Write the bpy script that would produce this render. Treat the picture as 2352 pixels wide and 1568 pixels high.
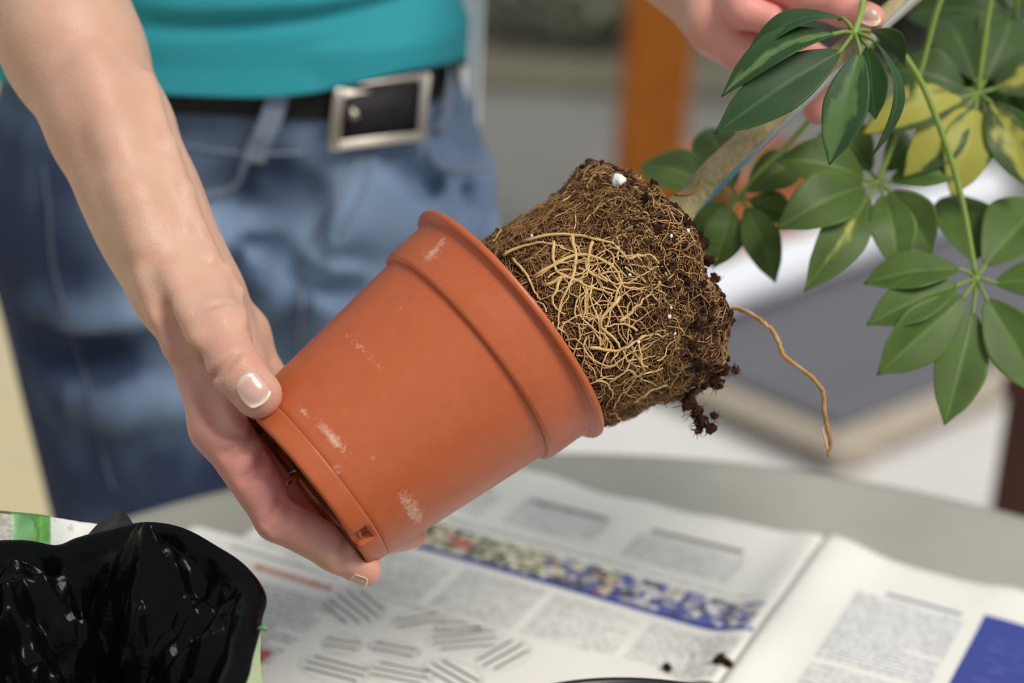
import bpy, math, random
import numpy as np
from mathutils import Vector, Matrix, noise
from mathutils.bvhtree import BVHTree

for _o in list(bpy.data.objects):
    bpy.data.objects.remove(_o)
SC = bpy.context.scene
COL = SC.collection
random.seed(7)
RNG = np.random.default_rng(7)

# ------------------------------------------------------------------ camera
PITCH, ROLL, CAMZ, LENS = math.radians(22), math.radians(3.2), 1.316, 70.0
camd = bpy.data.cameras.new('camera')
camd.lens = LENS
camd.sensor_width = 36.0
camd.clip_start = 0.02
camd.dof.use_dof = True
camd.dof.focus_distance = 0.905
camd.dof.aperture_fstop = 4.0
cam = bpy.data.objects.new('camera', camd)
COL.objects.link(cam)
cam.matrix_world = Matrix.Translation((0, 0, CAMZ)) @ Matrix.Rotation(math.pi / 2 - PITCH, 4, 'X') @ Matrix.Rotation(ROLL, 4, 'Z')
SC.camera = cam
CM = np.array(cam.matrix_world)[:3, :3]
CO = np.array([0, 0, CAMZ])
FPX = LENS / 36.0 * 2352

# ------------------------------------------------------------------ light
wd = bpy.data.worlds.new('world')
SC.world = wd
wd.use_nodes = True
wn = wd.node_tree.nodes
wn['Background'].inputs[0].default_value = (0.86, 0.93, 1.0, 1)
wn['Background'].inputs[1].default_value = 0.53
sund = bpy.data.lights.new('sun', 'SUN')
sund.energy = 2.85
sund.angle = math.radians(26)
sund.color = (1.0, 0.95, 0.87)
sun = bpy.data.objects.new('sun', sund)
COL.objects.link(sun)
# direction the light comes from: high, from the right, slightly from the camera's side
_d = Vector((0.55, -0.42, 0.95)).normalized()
sun.rotation_euler = _d.to_track_quat('Z', 'Y').to_euler()
SC.view_settings.view_transform = 'Standard'
SC.view_settings.look = 'None'
SC.view_settings.gamma = 1.0
SC.view_settings.use_curve_mapping = False
SC.view_settings.exposure = 0.0


# ------------------------------------------------------------------ helpers
def P(x, y, d):
    """world point seen at photograph pixel x, y, at distance d along the view axis"""
    return CO + CM @ np.array([(x - 1176) / FPX * d, -(y - 784) / FPX * d, -d])


def onz(x, y, z):
    v = P(x, y, 1.0) - CO
    return CO + v * (z - CAMZ) / v[2]


def proj(w):
    c = CM.T @ (np.asarray(w, float) - CO)
    return 1176 + FPX * c[0] / -c[2], 784 - FPX * c[1] / -c[2], -c[2]


def unit(v):
    v = np.asarray(v, float)
    return v / np.linalg.norm(v)


CR, CU, CB = CM[:, 0].copy(), CM[:, 1].copy(), CM[:, 2].copy()   # right, up, toward the viewer


def tag(o, label=None, cat=None, group=None, kind=None):
    if label: o['label'] = label
    if cat: o['category'] = cat
    if group: o['group'] = group
    if kind: o['kind'] = kind
    return o


def empty(name, loc, label=None, cat=None, group=None):
    o = bpy.data.objects.new(name, None)
    COL.objects.link(o)
    o.location = [float(c) for c in loc]
    o.empty_display_size = 0.02
    tag(o, label, cat, group)
    return o


def mk(name, v, f, mat, parent=None, smooth=True, col=None, mats=None, fm=None, extra=None):
    """one mesh object from world-space vertices, kept in place under its parent"""
    me = bpy.data.meshes.new(name)
    v = np.asarray(v, dtype=float)
    org = v.mean(axis=0) if parent is None else np.array(parent.matrix_world.translation) if False else None
    off = np.zeros(3)
    q = parent
    while q is not None:
        off = off + np.array(q.location)
        q = q.parent
    loc = v.mean(axis=0)
    me.from_pydata((v - loc).tolist(), [], [list(map(int, a)) for a in f])
    if col is not None:
        ca = me.color_attributes.new('Col', 'FLOAT_COLOR', 'POINT')
        c4 = np.ones((len(v), 4), dtype=np.float32)
        c4[:, :3] = np.asarray(col)[:, :3]
        ca.data.foreach_set('color', c4.ravel())
    if extra is not None:
        for k_, a in extra.items():
            at = me.attributes.new(k_, 'FLOAT', 'POINT')
            at.data.foreach_set('value', np.asarray(a, dtype=np.float32))
    if mats:
        for m in mats: me.materials.append(m)
        me.polygons.foreach_set('material_index', np.asarray(fm, dtype=np.int32))
    else:
        me.materials.append(mat)
    if smooth:
        me.polygons.foreach_set('use_smooth', np.ones(len(me.polygons), dtype=bool))
    me.update()
    o = bpy.data.objects.new(name, me)
    COL.objects.link(o)
    o.parent = parent
    o.location = [float(c) for c in (loc - off)]
    return o


class MB:
    def __init__(s): s.v, s.f, s.c = [], [], []
    def add(s, v, f, c=None):
        n = len(s.v)
        s.v.extend([tuple(map(float, p)) for p in v])
        s.f.extend([tuple(i + n for i in q) for q in f])
        s.c.extend([tuple(c)] * len(v) if c is not None and not hasattr(c[0], '__len__') else (c if c is not None else [(1, 1, 1)] * len(v)))
    def box(s, c, sx, sy, sz, R=None, col=None):
        R = np.eye(3) if R is None else R
        v = [np.asarray(c) + R @ np.array([a * sx / 2, b * sy / 2, d * sz / 2]) for a in (-1, 1) for b in (-1, 1) for d in (-1, 1)]
        s.add(v, [(0, 1, 3, 2), (4, 6, 7, 5), (0, 4, 5, 1), (2, 3, 7, 6), (0, 2, 6, 4), (1, 5, 7, 3)], col)
    def tube(s, pts, rad, sides=8, col=None, cap=True):
        v, f, = tube(pts, rad, sides, cap)
        if col is not None and hasattr(col[0], '__len__'):
            col = [tuple(col[min(i // sides, len(col) - 1)]) for i in range(len(v))]
        s.add(v, f, col)
    def build(s, name, mat, parent=None, smooth=True, bevel=0, usecol=False, solid=0):
        o = mk(name, s.v, s.f, mat, parent, smooth, col=np.array(s.c) if usecol else None)
        if solid:
            m = o.modifiers.new('solid', 'SOLIDIFY'); m.thickness = solid; m.offset = 0
        if bevel:
            m = o.modifiers.new('bevel', 'BEVEL'); m.width = bevel; m.segments = 2; m.limit_method = 'ANGLE'
            m2 = o.modifiers.new('wn', 'WEIGHTED_NORMAL')
        return o


def tube(pts, rad, sides=8, cap=True):
    pts = np.asarray(pts, float)
    n = len(pts)
    rad = np.full(n, rad) if np.isscalar(rad) else np.asarray(rad, float)
    t = np.gradient(pts, axis=0)
    t /= np.linalg.norm(t, axis=1)[:, None] + 1e-12
    a = np.array([0, 0, 1.0]) if abs(t[0][2]) < .9 else np.array([1.0, 0, 0])
    nv = unit(np.cross(t[0], a))
    V, Fc = [], []
    for i in range(n):
        nv = nv - t[i] * np.dot(nv, t[i])
        nv = nv / (np.linalg.norm(nv) + 1e-12)
        b = np.cross(t[i], nv)
        for k in range(sides):
            w = 2 * math.pi * k / sides
            V.append(pts[i] + rad[i] * (nv * math.cos(w) + b * math.sin(w)))
    for i in range(n - 1):
        for k in range(sides):
            k2 = (k + 1) % sides
            Fc.append((i * sides + k, i * sides + k2, (i + 1) * sides + k2, (i + 1) * sides + k))
    if cap:
        Fc.append(tuple(range(sides - 1, -1, -1)))
        Fc.append(tuple((n - 1) * sides + k for k in range(sides)))
    return V, Fc


def spline(ctrl, n):
    """Catmull-Rom through the control rows, n samples"""
    c = np.asarray(ctrl, float)
    c = np.vstack([2 * c[0] - c[1], c, 2 * c[-1] - c[-2]])
    m = len(c) - 3
    out = []
    for s in np.linspace(0, m - 1e-9, n):
        i = int(s); t = s - i
        p0, p1, p2, p3 = c[i:i + 4]
        out.append(.5 * ((2 * p1) + (-p0 + p2) * t + (2 * p0 - 5 * p1 + 4 * p2 - p3) * t * t + (-p0 + 3 * p1 - 3 * p2 + p3) * t ** 3))
    return np.array(out)


def lathe(prof, seg, closed=False):
    """profile of (r, z) around z: verts and faces"""
    v, f = [], []
    n = len(prof)
    for i in range(seg):
        a = 2 * math.pi * i / seg
        for r, z in prof: v.append((r * math.cos(a), r * math.sin(a), z))
    for i in range(seg):
        j = (i + 1) % seg
        for k in range(n - 1):
            f.append((i * n + k, j * n + k, j * n + k + 1, i * n + k + 1))
    return np.array(v), f


# ------------------------------------------------------------------ implicit surfaces
def sd_cone(p, a, b, ra, rb, nrm=None, s=1.0):
    a = np.asarray(a, float); b = np.asarray(b, float)
    ba = b - a
    pa = p - a
    if nrm is not None:
        n = np.asarray(nrm, float)
        n = n - ba * np.dot(n, ba) / np.dot(ba, ba)
        n = n / np.linalg.norm(n)
        pa = pa + np.outer(pa @ n, n) * (s - 1)
    l2 = ba @ ba; rr = ra - rb; a2 = l2 - rr * rr; il2 = 1 / l2
    y = pa @ ba; z = y - l2
    q = pa * l2 - np.outer(y, ba)
    x2 = np.einsum('ij,ij->i', q, q)
    y2 = y * y * l2; z2 = z * z * l2
    k = np.sign(rr) * rr * rr * x2
    d = (np.sqrt(np.maximum(x2 * a2 * il2, 0)) + y * rr) * il2 - ra
    c1 = np.sign(z) * a2 * z2 > k
    c2 = (np.sign(y) * a2 * y2 < k) & ~c1
    d = np.where(c1, np.sqrt(x2 + z2) * il2 - rb, d)
    d = np.where(c2, np.sqrt(x2 + y2) * il2 - ra, d)
    return d / max(s, 1.0)


def smin(a, b, k):
    h = np.maximum(k - np.abs(a - b), 0) / k
    return np.minimum(a, b) - h * h * k * .25


def chain(p, pts, k=.004):
    """pts: rows (xyz, r) -> smooth chain of round cones"""
    d = None
    for (a, ra), (b, rb) in zip(pts[:-1], pts[1:]):
        e = sd_cone(p, a, b, ra, rb)
        d = e if d is None else smin(d, e, k)
    return d


def nets(sdf, lo, hi, h, marg=1.5):
    lo = np.asarray(lo, float); hi = np.asarray(hi, float)
    B = 10
    nb = np.ceil((hi - lo) / (h * B)).astype(int)
    n = nb * B + 1
    bi = np.stack(np.meshgrid(*[np.arange(k) for k in nb], indexing='ij'), -1).reshape(-1, 3)
    cen = lo + (bi + .5) * B * h
    dc = sdf(cen)
    vol = np.ones(n, dtype=np.float32)
    act = np.abs(dc) < B * h * .87 * marg
    for (i, j, k), d in zip(bi[~act], dc[~act]):
        if d < 0: vol[i * B:i * B + B + 1, j * B:j * B + B + 1, k * B:k * B + B + 1] = -1
    g = np.stack(np.meshgrid(*[np.arange(B + 1)] * 3, indexing='ij'), -1).reshape(-1, 3)
    ab = bi[act]
    for c in range(0, len(ab), 150):
        blk = ab[c:c + 150]
        gi = (blk[:, None, :] * B + g[None]).reshape(-1, 3)
        d = sdf(lo + gi * h).astype(np.float32)
        vol[gi[:, 0], gi[:, 1], gi[:, 2]] = d
    s = vol < 0
    cnt = np.zeros(np.array(n) - 1, dtype=np.int8)
    for dx in (0, 1):
        for dy in (0, 1):
            for dz in (0, 1):
                cnt += s[dx:n[0] - 1 + dx, dy:n[1] - 1 + dy, dz:n[2] - 1 + dz]
    cells = np.argwhere((cnt > 0) & (cnt < 8))
    ids = np.full(cnt.shape, -1, dtype=np.int64)
    ids[cells[:, 0], cells[:, 1], cells[:, 2]] = np.arange(len(cells))
    cor = np.array([(a, b, c) for a in (0, 1) for b in (0, 1) for c in (0, 1)])
    cv = np.stack([vol[cells[:, 0] + c[0], cells[:, 1] + c[1], cells[:, 2] + c[2]] for c in cor], 1)
    acc = np.zeros((len(cells), 3)); num = np.zeros(len(cells))
    for i in range(8):
        for j in range(i + 1, 8):
            if np.abs(cor[i] - cor[j]).sum() != 1: continue
            m = (cv[:, i] < 0) != (cv[:, j] < 0)
            t = np.where(m, cv[:, i] / np.where(m, cv[:, i] - cv[:, j], 1), 0)
            acc += np.where(m[:, None], cor[i] + t[:, None] * (cor[j] - cor[i]), 0)
            num += m
    V = lo + (cells + acc / num[:, None]) * h
    Q = []
    for ax in range(3):
        u, w = (ax + 1) % 3, (ax + 2) % 3
        s0 = np.take(s, range(n[ax] - 1), axis=ax); s1 = np.take(s, range(1, n[ax]), axis=ax)
        e = np.argwhere(s0 != s1)
        ok = (e[:, u] > 0) & (e[:, w] > 0) & (e[:, u] < n[u] - 1) & (e[:, w] < n[w] - 1)
        e = e[ok]
        def cid(du, dw):
            q = e.copy(); q[:, u] += du; q[:, w] += dw
            return ids[q[:, 0], q[:, 1], q[:, 2]]
        q = np.stack([cid(-1, -1), cid(0, -1), cid(0, 0), cid(-1, 0)], 1)
        flip = ~s0[e[:, 0], e[:, 1], e[:, 2]]
        q[flip] = q[flip][:, ::-1]
        Q.append(q)
    Q = np.vstack(Q)
    return V, Q[(Q >= 0).all(1)]


def hits(px, sdf, d0, steps=70):
    """march the view rays through some pixels to an implicit surface"""
    o = np.array([P(x, y, 1.0) - CO for x, y in px])
    L = np.linalg.norm(o, axis=1)
    u = o / L[:, None]
    t = d0 * L
    for _ in range(steps):
        d = sdf(CO + u * t[:, None])
        t = t + np.where(d > 1e-4, d * .8, 0)
        if (d < 2e-4).all(): break
    return CO + u * t[:, None]


def hit(x, y, sdf, d0):
    return hits([(x, y)], sdf, d0)[0]


# ------------------------------------------------------------------ materials
def mat(name, col, rough=.5, spec=.5, metal=0, noise_=None, bump=None, attr=None, sss=0, coat=0, trans=0):
    """procedural material; noise_=(scale, colour2, amount), bump=(scale, strength, distance)"""
    m = bpy.data.materials.new(name)
    m.use_nodes = True
    nt = m.node_tree; N = nt.nodes; L = nt.links
    b = N['Principled BSDF']
    b.inputs['Roughness'].default_value = rough
    b.inputs['Specular IOR Level'].default_value = spec
    b.inputs['Metallic'].default_value = metal
    b.inputs['Coat Weight'].default_value = coat
    if sss:
        b.inputs['Subsurface Weight'].default_value = sss
        b.inputs['Subsurface Radius'].default_value = (1.0, .35, .2)
        b.inputs['Subsurface Scale'].default_value = .004
    tc = N.new('ShaderNodeTexCoord')
    src = None
    if attr:
        a = N.new('ShaderNodeAttribute'); a.attribute_name = attr
        src = a.outputs['Color']
    if noise_:
        for sc_, c2, am in (noise_ if isinstance(noise_, list) else [noise_]):
            nz = N.new('ShaderNodeTexNoise'); nz.inputs['Scale'].default_value = sc_
            nz.inputs['Detail'].default_value = 6
            L.new(tc.outputs['Object'], nz.inputs['Vector'])
            mr = N.new('ShaderNodeMapRange')
            mr.inputs[1].default_value = .38; mr.inputs[2].default_value = .68
            mr.inputs[3].default_value = 0; mr.inputs[4].default_value = am
            L.new(nz.outputs['Fac'], mr.inputs[0])
            mx = N.new('ShaderNodeMix'); mx.data_type = 'RGBA'
            L.new(mr.outputs[0], mx.inputs[0])
            if src is not None: L.new(src, mx.inputs[6])
            else: mx.inputs[6].default_value = (*col, 1)
            mx.inputs[7].default_value = (*c2, 1)
            src = mx.outputs[2]
    if src is not None: L.new(src, b.inputs['Base Color'])
    else: b.inputs['Base Color'].default_value = (*col, 1)
    if bump:
        nz = N.new('ShaderNodeTexNoise'); nz.inputs['Scale'].default_value = bump[0]; nz.inputs['Detail'].default_value = 8
        L.new(tc.outputs['Object'], nz.inputs['Vector'])
        bp = N.new('ShaderNodeBump'); bp.inputs['Strength'].default_value = bump[1]; bp.inputs['Distance'].default_value = bump[2]
        L.new(nz.outputs['Fac'], bp.inputs['Height'])
        L.new(bp.outputs[0], b.inputs['Normal'])
    return m


TZ = .75            # height of the table top
# ================================================================== the setting
M_pave = mat('pale_paving', (.62, .60, .58), .85, noise_=[(3, (.50, .48, .46), .6), (60, (.70, .68, .66), .4)], bump=(80, .3, .004))
M_sand = mat('beige_paving', (.52, .43, .24), .85, noise_=[(4, (.46, .41, .29), .7), (70, (.58, .50, .34), .4)], bump=(90, .3, .004))
M_grey = mat('grey_paving', (.155, .153, .138), .8, noise_=[(2.2, (.20, .198, .182), .8), (50, (.15, .15, .14), .4)], bump=(60, .3, .006))
M_earth = mat('bed_earth', (.12, .113, .078), .9, noise_=(3, (.17, .16, .115), .8), bump=(30, .8, .02))


def slab(name, x0, x1, y0, y1, z, m):
    b = MB()
    b.add([(x0, y0, z), (x1, y0, z), (x1, y1, z), (x0, y1, z), (x0, y0, z - .08), (x1, y0, z - .08), (x1, y1, z - .08), (x0, y1, z - .08)],
          [(0, 1, 2, 3), (7, 6, 5, 4), (0, 4, 5, 1), (1, 5, 6, 2), (2, 6, 7, 3), (3, 7, 4, 0)])
    return tag(b.build(name, m, smooth=False), kind='structure')


tag(slab('floor_patio', -.30, 8, -4, 3.72, 0, M_pave), 'pale worn patio paving beyond the round table', kind='structure')
tag(slab('floor_sand', -8, -.302, -4, 4.95, 0, M_sand), 'beige paving to the left of the jeans', kind='structure')
tag(slab('floor_path', -.298, 8, 3.722, 4.95, 0, M_grey), 'grey path behind the patio', kind='structure')
tag(slab('floor_bed', -8, 8, 4.952, 12, .03, M_earth), 'dark planting bed at the back', kind='structure')

# hedge shrubs at the back: dense leaf clumps on short stems
M_hleaf = mat('shrub_leaf', (.045, .055, .025), .55, attr='Col')
M_bark = mat('shrub_stem', (.08, .055, .03), .9)


def shrub(x, y, w, h, tone, label):
    root = empty('garden_shrub', (x, y, .03), label, 'shrub', 'shrubs in the bed at the back')
    st = MB()
    for k in range(5):
        a = 2 * math.pi * k / 5
        st.tube([(x, y, .03), (x + .1 * w * math.cos(a), y + .1 * w * math.sin(a), h * .4), (x + .3 * w * math.cos(a), y + .3 * w * math.sin(a), h * .8)], [.012, .009, .004], 6)
    st.build('stem', M_bark, root)
    lv = MB()
    r = random.Random(int(x * 1000) + 5)
    for k in range(1500):
        u = r.uniform(-1, 1); a = r.uniform(0, 2 * math.pi); rad = r.uniform(.55, 1) ** .6
        q = math.sqrt(1 - u * u)
        c = np.array([x + w / 2 * rad * q * math.cos(a), y + w / 2 * rad * q * math.sin(a), .05 + h / 2 * (1 + rad * u)])
        s = r.uniform(.03, .05)
        d1 = unit([r.gauss(0, 1), r.gauss(0, 1), r.gauss(0, .6)]); d2 = unit(np.cross(d1, [r.gauss(0, 1), r.gauss(0, 1), r.gauss(0, 1)]))
        g = r.uniform(.6, 1.5)
        cc = tuple(np.array(tone) * g)
        lv.add([c - d1 * s, c + d2 * s * .45, c + d1 * s, c - d2 * s * .45], [(0, 1, 2, 3)], cc)
    o = lv.build('foliage', M_hleaf, root, smooth=False, usecol=True)
    o['kind'] = 'stuff'


for x, y, w, h, t, l in ((-1.75, 5.7, .9, .9, (.05, .055, .03), 'dark shrub at the back, far left behind the person'),
                         (-.72, 5.65, .9, .85, (.20, .20, .13), 'dark shrub at the back, behind the person\'s shirt'),
                         (.18, 5.55, .8, .5, (.36, .36, .26), 'dull olive shrub at the back between person and orange post'),
                         (1.02, 5.55, .8, .95, (.035, .042, .02), 'dark shrub at the back right beside the orange post'),
                         (1.95, 5.6, .95, .9, (.05, .07, .025), 'green shrub at the back, behind the hanging leaves')):
    shrub(x, y, w, h, t, l)

# square orange timber post
M_owood = mat('orange_timber', (.31, .095, .008), .7, .2, noise_=(18, (.22, .062, .007), .7), bump=(60, .2, .002))
pb = P(1495, 0, 3.75)
postx, posty = .238, 3.62
root = empty('wooden_post', (postx, posty, 0), 'square orange timber post standing behind the root ball', 'post')
b = MB(); b.box((postx, posty, 1.3), .122, .122, 2.5); b.build('shaft', M_owood, root, False, bevel=.008)
M_steel = mat('post_shoe_steel', (.35, .35, .34), .4, metal=1)
b = MB(); b.box((postx, posty, .025), .146, .146, .05); b.build('post_shoe', M_steel, root, False, bevel=.004)

# low lounger with a grey pad, pale timber frame and a white towel roll
M_pad = mat('grey_pad', (.115, .113, .13), .8, noise_=(160, (.15, .148, .165), .5), bump=(400, .3, .001))
M_bwood = mat('pale_timber', (.44, .38, .30), .6, noise_=(20, (.38, .32, .25), .6))
M_white = mat('white_towel', (.72, .74, .79), .8, bump=(300, .4, .002))
LZ = .07
c0 = onz(1920, 965, LZ); cl = onz(1560, 815, LZ); cr = onz(2420, 690, LZ)
e1 = unit(cl - c0); e1[2] = 0; e2 = np.array([-e1[1], e1[0], 0]);
if np.dot(e2, cr - c0) < 0: e2 = -e2
LA, LB = .53, 1.25
ctr = c0 + e1 * LA / 2 + e2 * LB / 2
RL = np.stack([e1, e2, [0, 0, 1]], 1)
if np.linalg.det(RL) < 0: RL = np.stack([-e1, e2, [0, 0, 1]], 1)
root = empty('sun_lounger', (ctr[0], ctr[1], 0), 'low sun lounger with grey pad and pale timber frame behind the root ball', 'lounger')
b = MB(); b.box((ctr[0], ctr[1], LZ - .018), LA, LB, .036, RL); b.build('pad', M_pad, root, False, bevel=.012)
for s in (-1, 1):
    b = MB(); b.box(ctr * [1, 1, 0] + RL @ np.array([s * (LA / 2 + .03), 0, LZ - .03]), .045, LB + .11, .035, RL); b.build('side_rail', M_bwood, root, False, bevel=.004)
    b = MB(); b.box(ctr * [1, 1, 0] + RL @ np.array([0, s * (LB / 2 + .03), LZ - .03]), LA, .045, .035, RL); b.build('end_rail', M_bwood, root, False, bevel=.004)
    for s2 in (-1, 1):
        b = MB(); b.box(ctr * [1, 1, 0] + RL @ np.array([s * (LA / 2 + .03), s2 * (LB / 2 - .03), (LZ - .0475) / 2]), .045, .05, LZ - .0475, RL); b.build('leg', M_bwood, root, False, bevel=.004)
tb = c0 + e1 * .40 + e2 * .08; te = c0 + e1 * .45 + e2 * .86
tb[2] = te[2] = LZ + .0505
b = MB()
tp = [tb + (te - tb) * t for t in np.linspace(-.05, 1.3, 14)]
b.tube(tp, [.047 + .003 * math.sin(i * 2.1) for i in range(14)], 18)
tag(b.build('rolled_towel', M_white), 'white rolled towel lying across the grey lounger pad', 'towel')

# terracotta trough
M_terra = mat('trough_clay', (.50, .16, .06), .7, noise_=(15, (.40, .12, .05), .6))
tc_ = (c0 + e1 * .76 + e2 * .68) * np.array([1, 1, 0])
root = empty('clay_trough', tc_, 'orange clay trough half hidden behind the hanging leaves', 'planter')
RT = np.stack([e2, -e1, [0, 0, 1]], 1) * np.array([.62, .9, .8])
for nm, c, sx, sy, sz in (('wall', (0, -.09, .12), .50, .02, .22), ('wall', (0, .09, .12), .50, .02, .22), ('end_wall', (-.24, 0, .12), .02, .16, .22), ('end_wall', (.24, 0, .12), .02, .16, .22), ('base', (0, 0, .01), .46, .16, .02), ('rim', (0, -.105, .225), .54, .03, .03), ('rim', (0, .105, .225), .54, .03, .03)):
    b = MB(); b.box(tc_ + RT @ np.array(c), sx, sy, sz, RT); b.build(nm, M_terra, root, False, bevel=.004)
b = MB(); b.box(tc_ + RT @ np.array((0, 0, .11)), .459, .158, .18, RT); b.build('soil', M_earth, root, False)

# dark wooden bench to the right: only the end of one leg shows
M_dwood = mat('dark_red_timber', (.075, .018, .006), .45, noise_=(14, (.045, .011, .004), .7), bump=(50, .2, .002))
bl = P(2376, 1010, 2.0)
bx, by = bl[0], bl[1]
root = empty('garden_bench', (bx, by, 0), 'dark reddish timber bench at the right edge behind the table', 'bench')
_a = math.radians(27)
RB_ = np.array([[math.cos(_a), math.sin(_a), 0], [-math.sin(_a), math.cos(_a), 0], [0, 0, 1]])
B0 = np.array([bx, by, 0])
for dx in (0.0, 1.1):
    for dy in (0, .36):
        b = MB(); b.box(B0 + RB_ @ np.array((dx, dy, .28)), .055, .06, .56, RB_); b.build('leg', M_dwood, root, False, bevel=.004)
    b = MB(); b.box(B0 + RB_ @ np.array((dx, .18, .49)), .05, .30, .05, RB_); b.build('cross_rail', M_dwood, root, False, bevel=.003)
for k in range(5):
    b = MB(); b.box(B0 + RB_ @ np.array((.57, -.01 + k * .095, .573)), 1.20, .08, .024, RB_); b.build('seat_slat', M_dwood, root, False, bevel=.004)

# ------------------------------------------------------------------ round table
M_table = mat('grey_green_table', (.40, .392, .335), .5, noise_=[(5, (.31, .305, .255), .6), (14, (.27, .23, .18), .25)], bump=(200, .08, .001))
TX, TY, TR = .0997, .734, .485
root = empty('garden_table', (TX, TY, 0), 'round grey-green garden table under the newspaper', 'table')
v, f = lathe([(.0001, TZ), (TR - .02, TZ), (TR - .006, TZ - .001), (TR - .001, TZ - .006), (TR, TZ - .014), (TR - .003, TZ - .026), (TR - .012, TZ - .03), (TR - .05, TZ - .03), (.0001, TZ - .03)], 128)
mk('table_top', v + [TX, TY, 0], f, M_table, root)
M_iron = mat('dark_iron', (.05, .05, .05), .5, metal=.6)
v, f = lathe([(.0001, 0.72), (.12, .72), (.12, .712), (.028, .70), (.026, .08), (.03, .07), (.0001, .07)], 40)
mk('column', v + [TX, TY, 0], f, M_iron, root)
for k in range(3):
    a = 2 * math.pi * k / 3 + .5
    b = MB(); b.tube([(TX, TY, .10), (TX + .15 * math.cos(a), TY + .15 * math.sin(a), .07), (TX + .30 * math.cos(a), TY + .30 * math.sin(a), .018)], [.02, .018, .015], 10)
    b.build('foot', M_iron, root)
# dirt rings and stains lying on the table top
# ================================================================== flower pot
PB, PR = P(701, 1119, .93), P(1175, 742, .9564)
PL = np.linalg.norm(PR - PB)
PA = (PR - PB) / PL                                   # axis, base -> rim
PX = unit((CR * .646 - CU * .763)); PX = unit(PX - PA * (PX @ PA))   # toward the lower right of the view
PY = np.cross(PA, PX)
if PY @ CB < 0: PY = -PY                              # toward the camera
RP = np.stack([PX, PY, PA], 1)


def pl(x, y, d=.9):
    """pot coordinates of a pixel on the pot's outer wall"""
    o = P(x, y, 1.0) - CO
    o0 = RP.T @ (CO - PB); u = RP.T @ o
    best = None
    for t in np.linspace(.80, 1.0, 2001):
        q = o0 + u * t
        if np.hypot(q[0], q[1]) < pot_r(q[2]): return q
    return o0 + u * .9


def pot_r(z):
    return np.interp(z, [-.02, 0, .0985, .0986, PL - .003, PL - .0029, PL], [.040, .0462, .0575, .0617, .0645, .0675, .068])


def pot_mat():
    m = mat('terracotta_plastic', (.47, .100, .031), .36, .42, noise_=[(9, (.46, .11, .037), .5), (130, (.54, .145, .055), .25)], bump=(500, .05, .0005))
    nt = m.node_tree; N = nt.nodes; L = nt.links
    b = N['Principled BSDF']
    src = b.inputs['Base Color'].links[0].from_socket
    at = N.new('ShaderNodeAttribute'); at.attribute_name = 'lime'
    tc = N.new('ShaderNodeTexCoord')
    nz = N.new('ShaderNodeTexNoise'); nz.inputs['Scale'].default_value = 260; nz.inputs['Detail'].default_value = 5; nz.inputs['Distortion'].default_value = 1.5
    L.new(tc.outputs['Object'], nz.inputs['Vector'])
    ma = N.new('ShaderNodeMath'); ma.operation = 'MULTIPLY_ADD'
    ma.inputs[1].default_value = .62; L.new(at.outputs['Fac'], ma.inputs[0]); L.new(nz.outputs['Fac'], ma.inputs[2])
    mr = N.new('ShaderNodeMapRange'); mr.inputs[1].default_value = .72; mr.inputs[2].default_value = 1.28
    L.new(ma.outputs[0], mr.inputs[0])
    mx = N.new('ShaderNodeMix'); mx.data_type = 'RGBA'
    L.new(mr.outputs[0], mx.inputs[0]); L.new(src, mx.inputs[6]); mx.inputs[7].default_value = (.70, .50, .37, 1)
    L.new(mx.outputs[2], b.inputs['Base Color'])
    return m


M_pot = pot_mat()
POT = empty('flower_pot', PB, 'terracotta-coloured plastic flower pot tilted in the right hand', 'flower pot')

# wall with drainage notches cut in its lower edge
NOTCH = []
nq = pl(832, 1228)
na = math.atan2(nq[1], nq[0])
for k in range(3): NOTCH.append(na + k * math.pi * 2 / 3)
HW = .105
cols = list(np.linspace(0, 2 * math.pi, 181)[:-1])
for a in NOTCH: cols += [a - HW - .004, a - HW + .004, a + HW - .004, a + HW + .004]
cols = sorted(c % (2 * math.pi) for c in cols)
rows = [0.0, .001, .0022, .005, .0078, .0086, .0096, .0106, .0109, .0112] + [float(z_) for z_ in np.arange(.013, .097, .002)] + [.0975, .0985]
STAIN = [(765, 1005, .95, .0022, .010, 40), (742, 985, .75, .0020, .005, 40), (948, 1172, .92, .0040, .010, 55), (930, 1145, .65, .0040, .008, 55), (700, 945, .8, .002, .004, 40), (860, 1065, .5, .001, .006, 50),
         (775, 1080, .6, .002, .004, 45), (985, 590, .9, .005, .004, 0), (960, 585, .7, .004, .004, 0), (1015, 552, .6, .003, .003, 0), (1100, 620, .4, .003, .003, 0), (830, 800, .45, .002, .02, -50), (900, 690, .4, .0012, .014, -50), (1230, 770, .3, .003, .004, 0), (1035, 1025, .5, .001, .004, 45)]
SL = []
def lime_at(q):
    s = 0
    for (c, am, a, b, an) in SL:
        dz = q[2] - c[2]
        dt = (math.atan2(q[1], q[0]) - math.atan2(c[1], c[0]) + math.pi) % (2 * math.pi) - math.pi
        dt *= np.hypot(c[0], c[1])
        s = max(s, am * math.exp(-((dz / a) ** 2 + (dt / b) ** 2)))
    return s
for (x, y, am, a, b, an) in STAIN: SL.append((pl(x, y), am, a, b, an))


def pot_grid(rows, rf, inner=None, wob=0):
    v, lime = [], []
    for a in cols:
        for z in rows:
            r = rf(a, z)
            q = np.array([r * math.cos(a), r * math.sin(a), z])
            v.append(q); lime.append(lime_at(q))
    n, m = len(cols), len(rows)
    f = []
    for i in range(n):
        j = (i + 1) % n
        for k in range(m - 1): f.append((i * m + k, j * m + k, j * m + k + 1, i * m + k + 1))
    return np.array(v), f, lime


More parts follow.
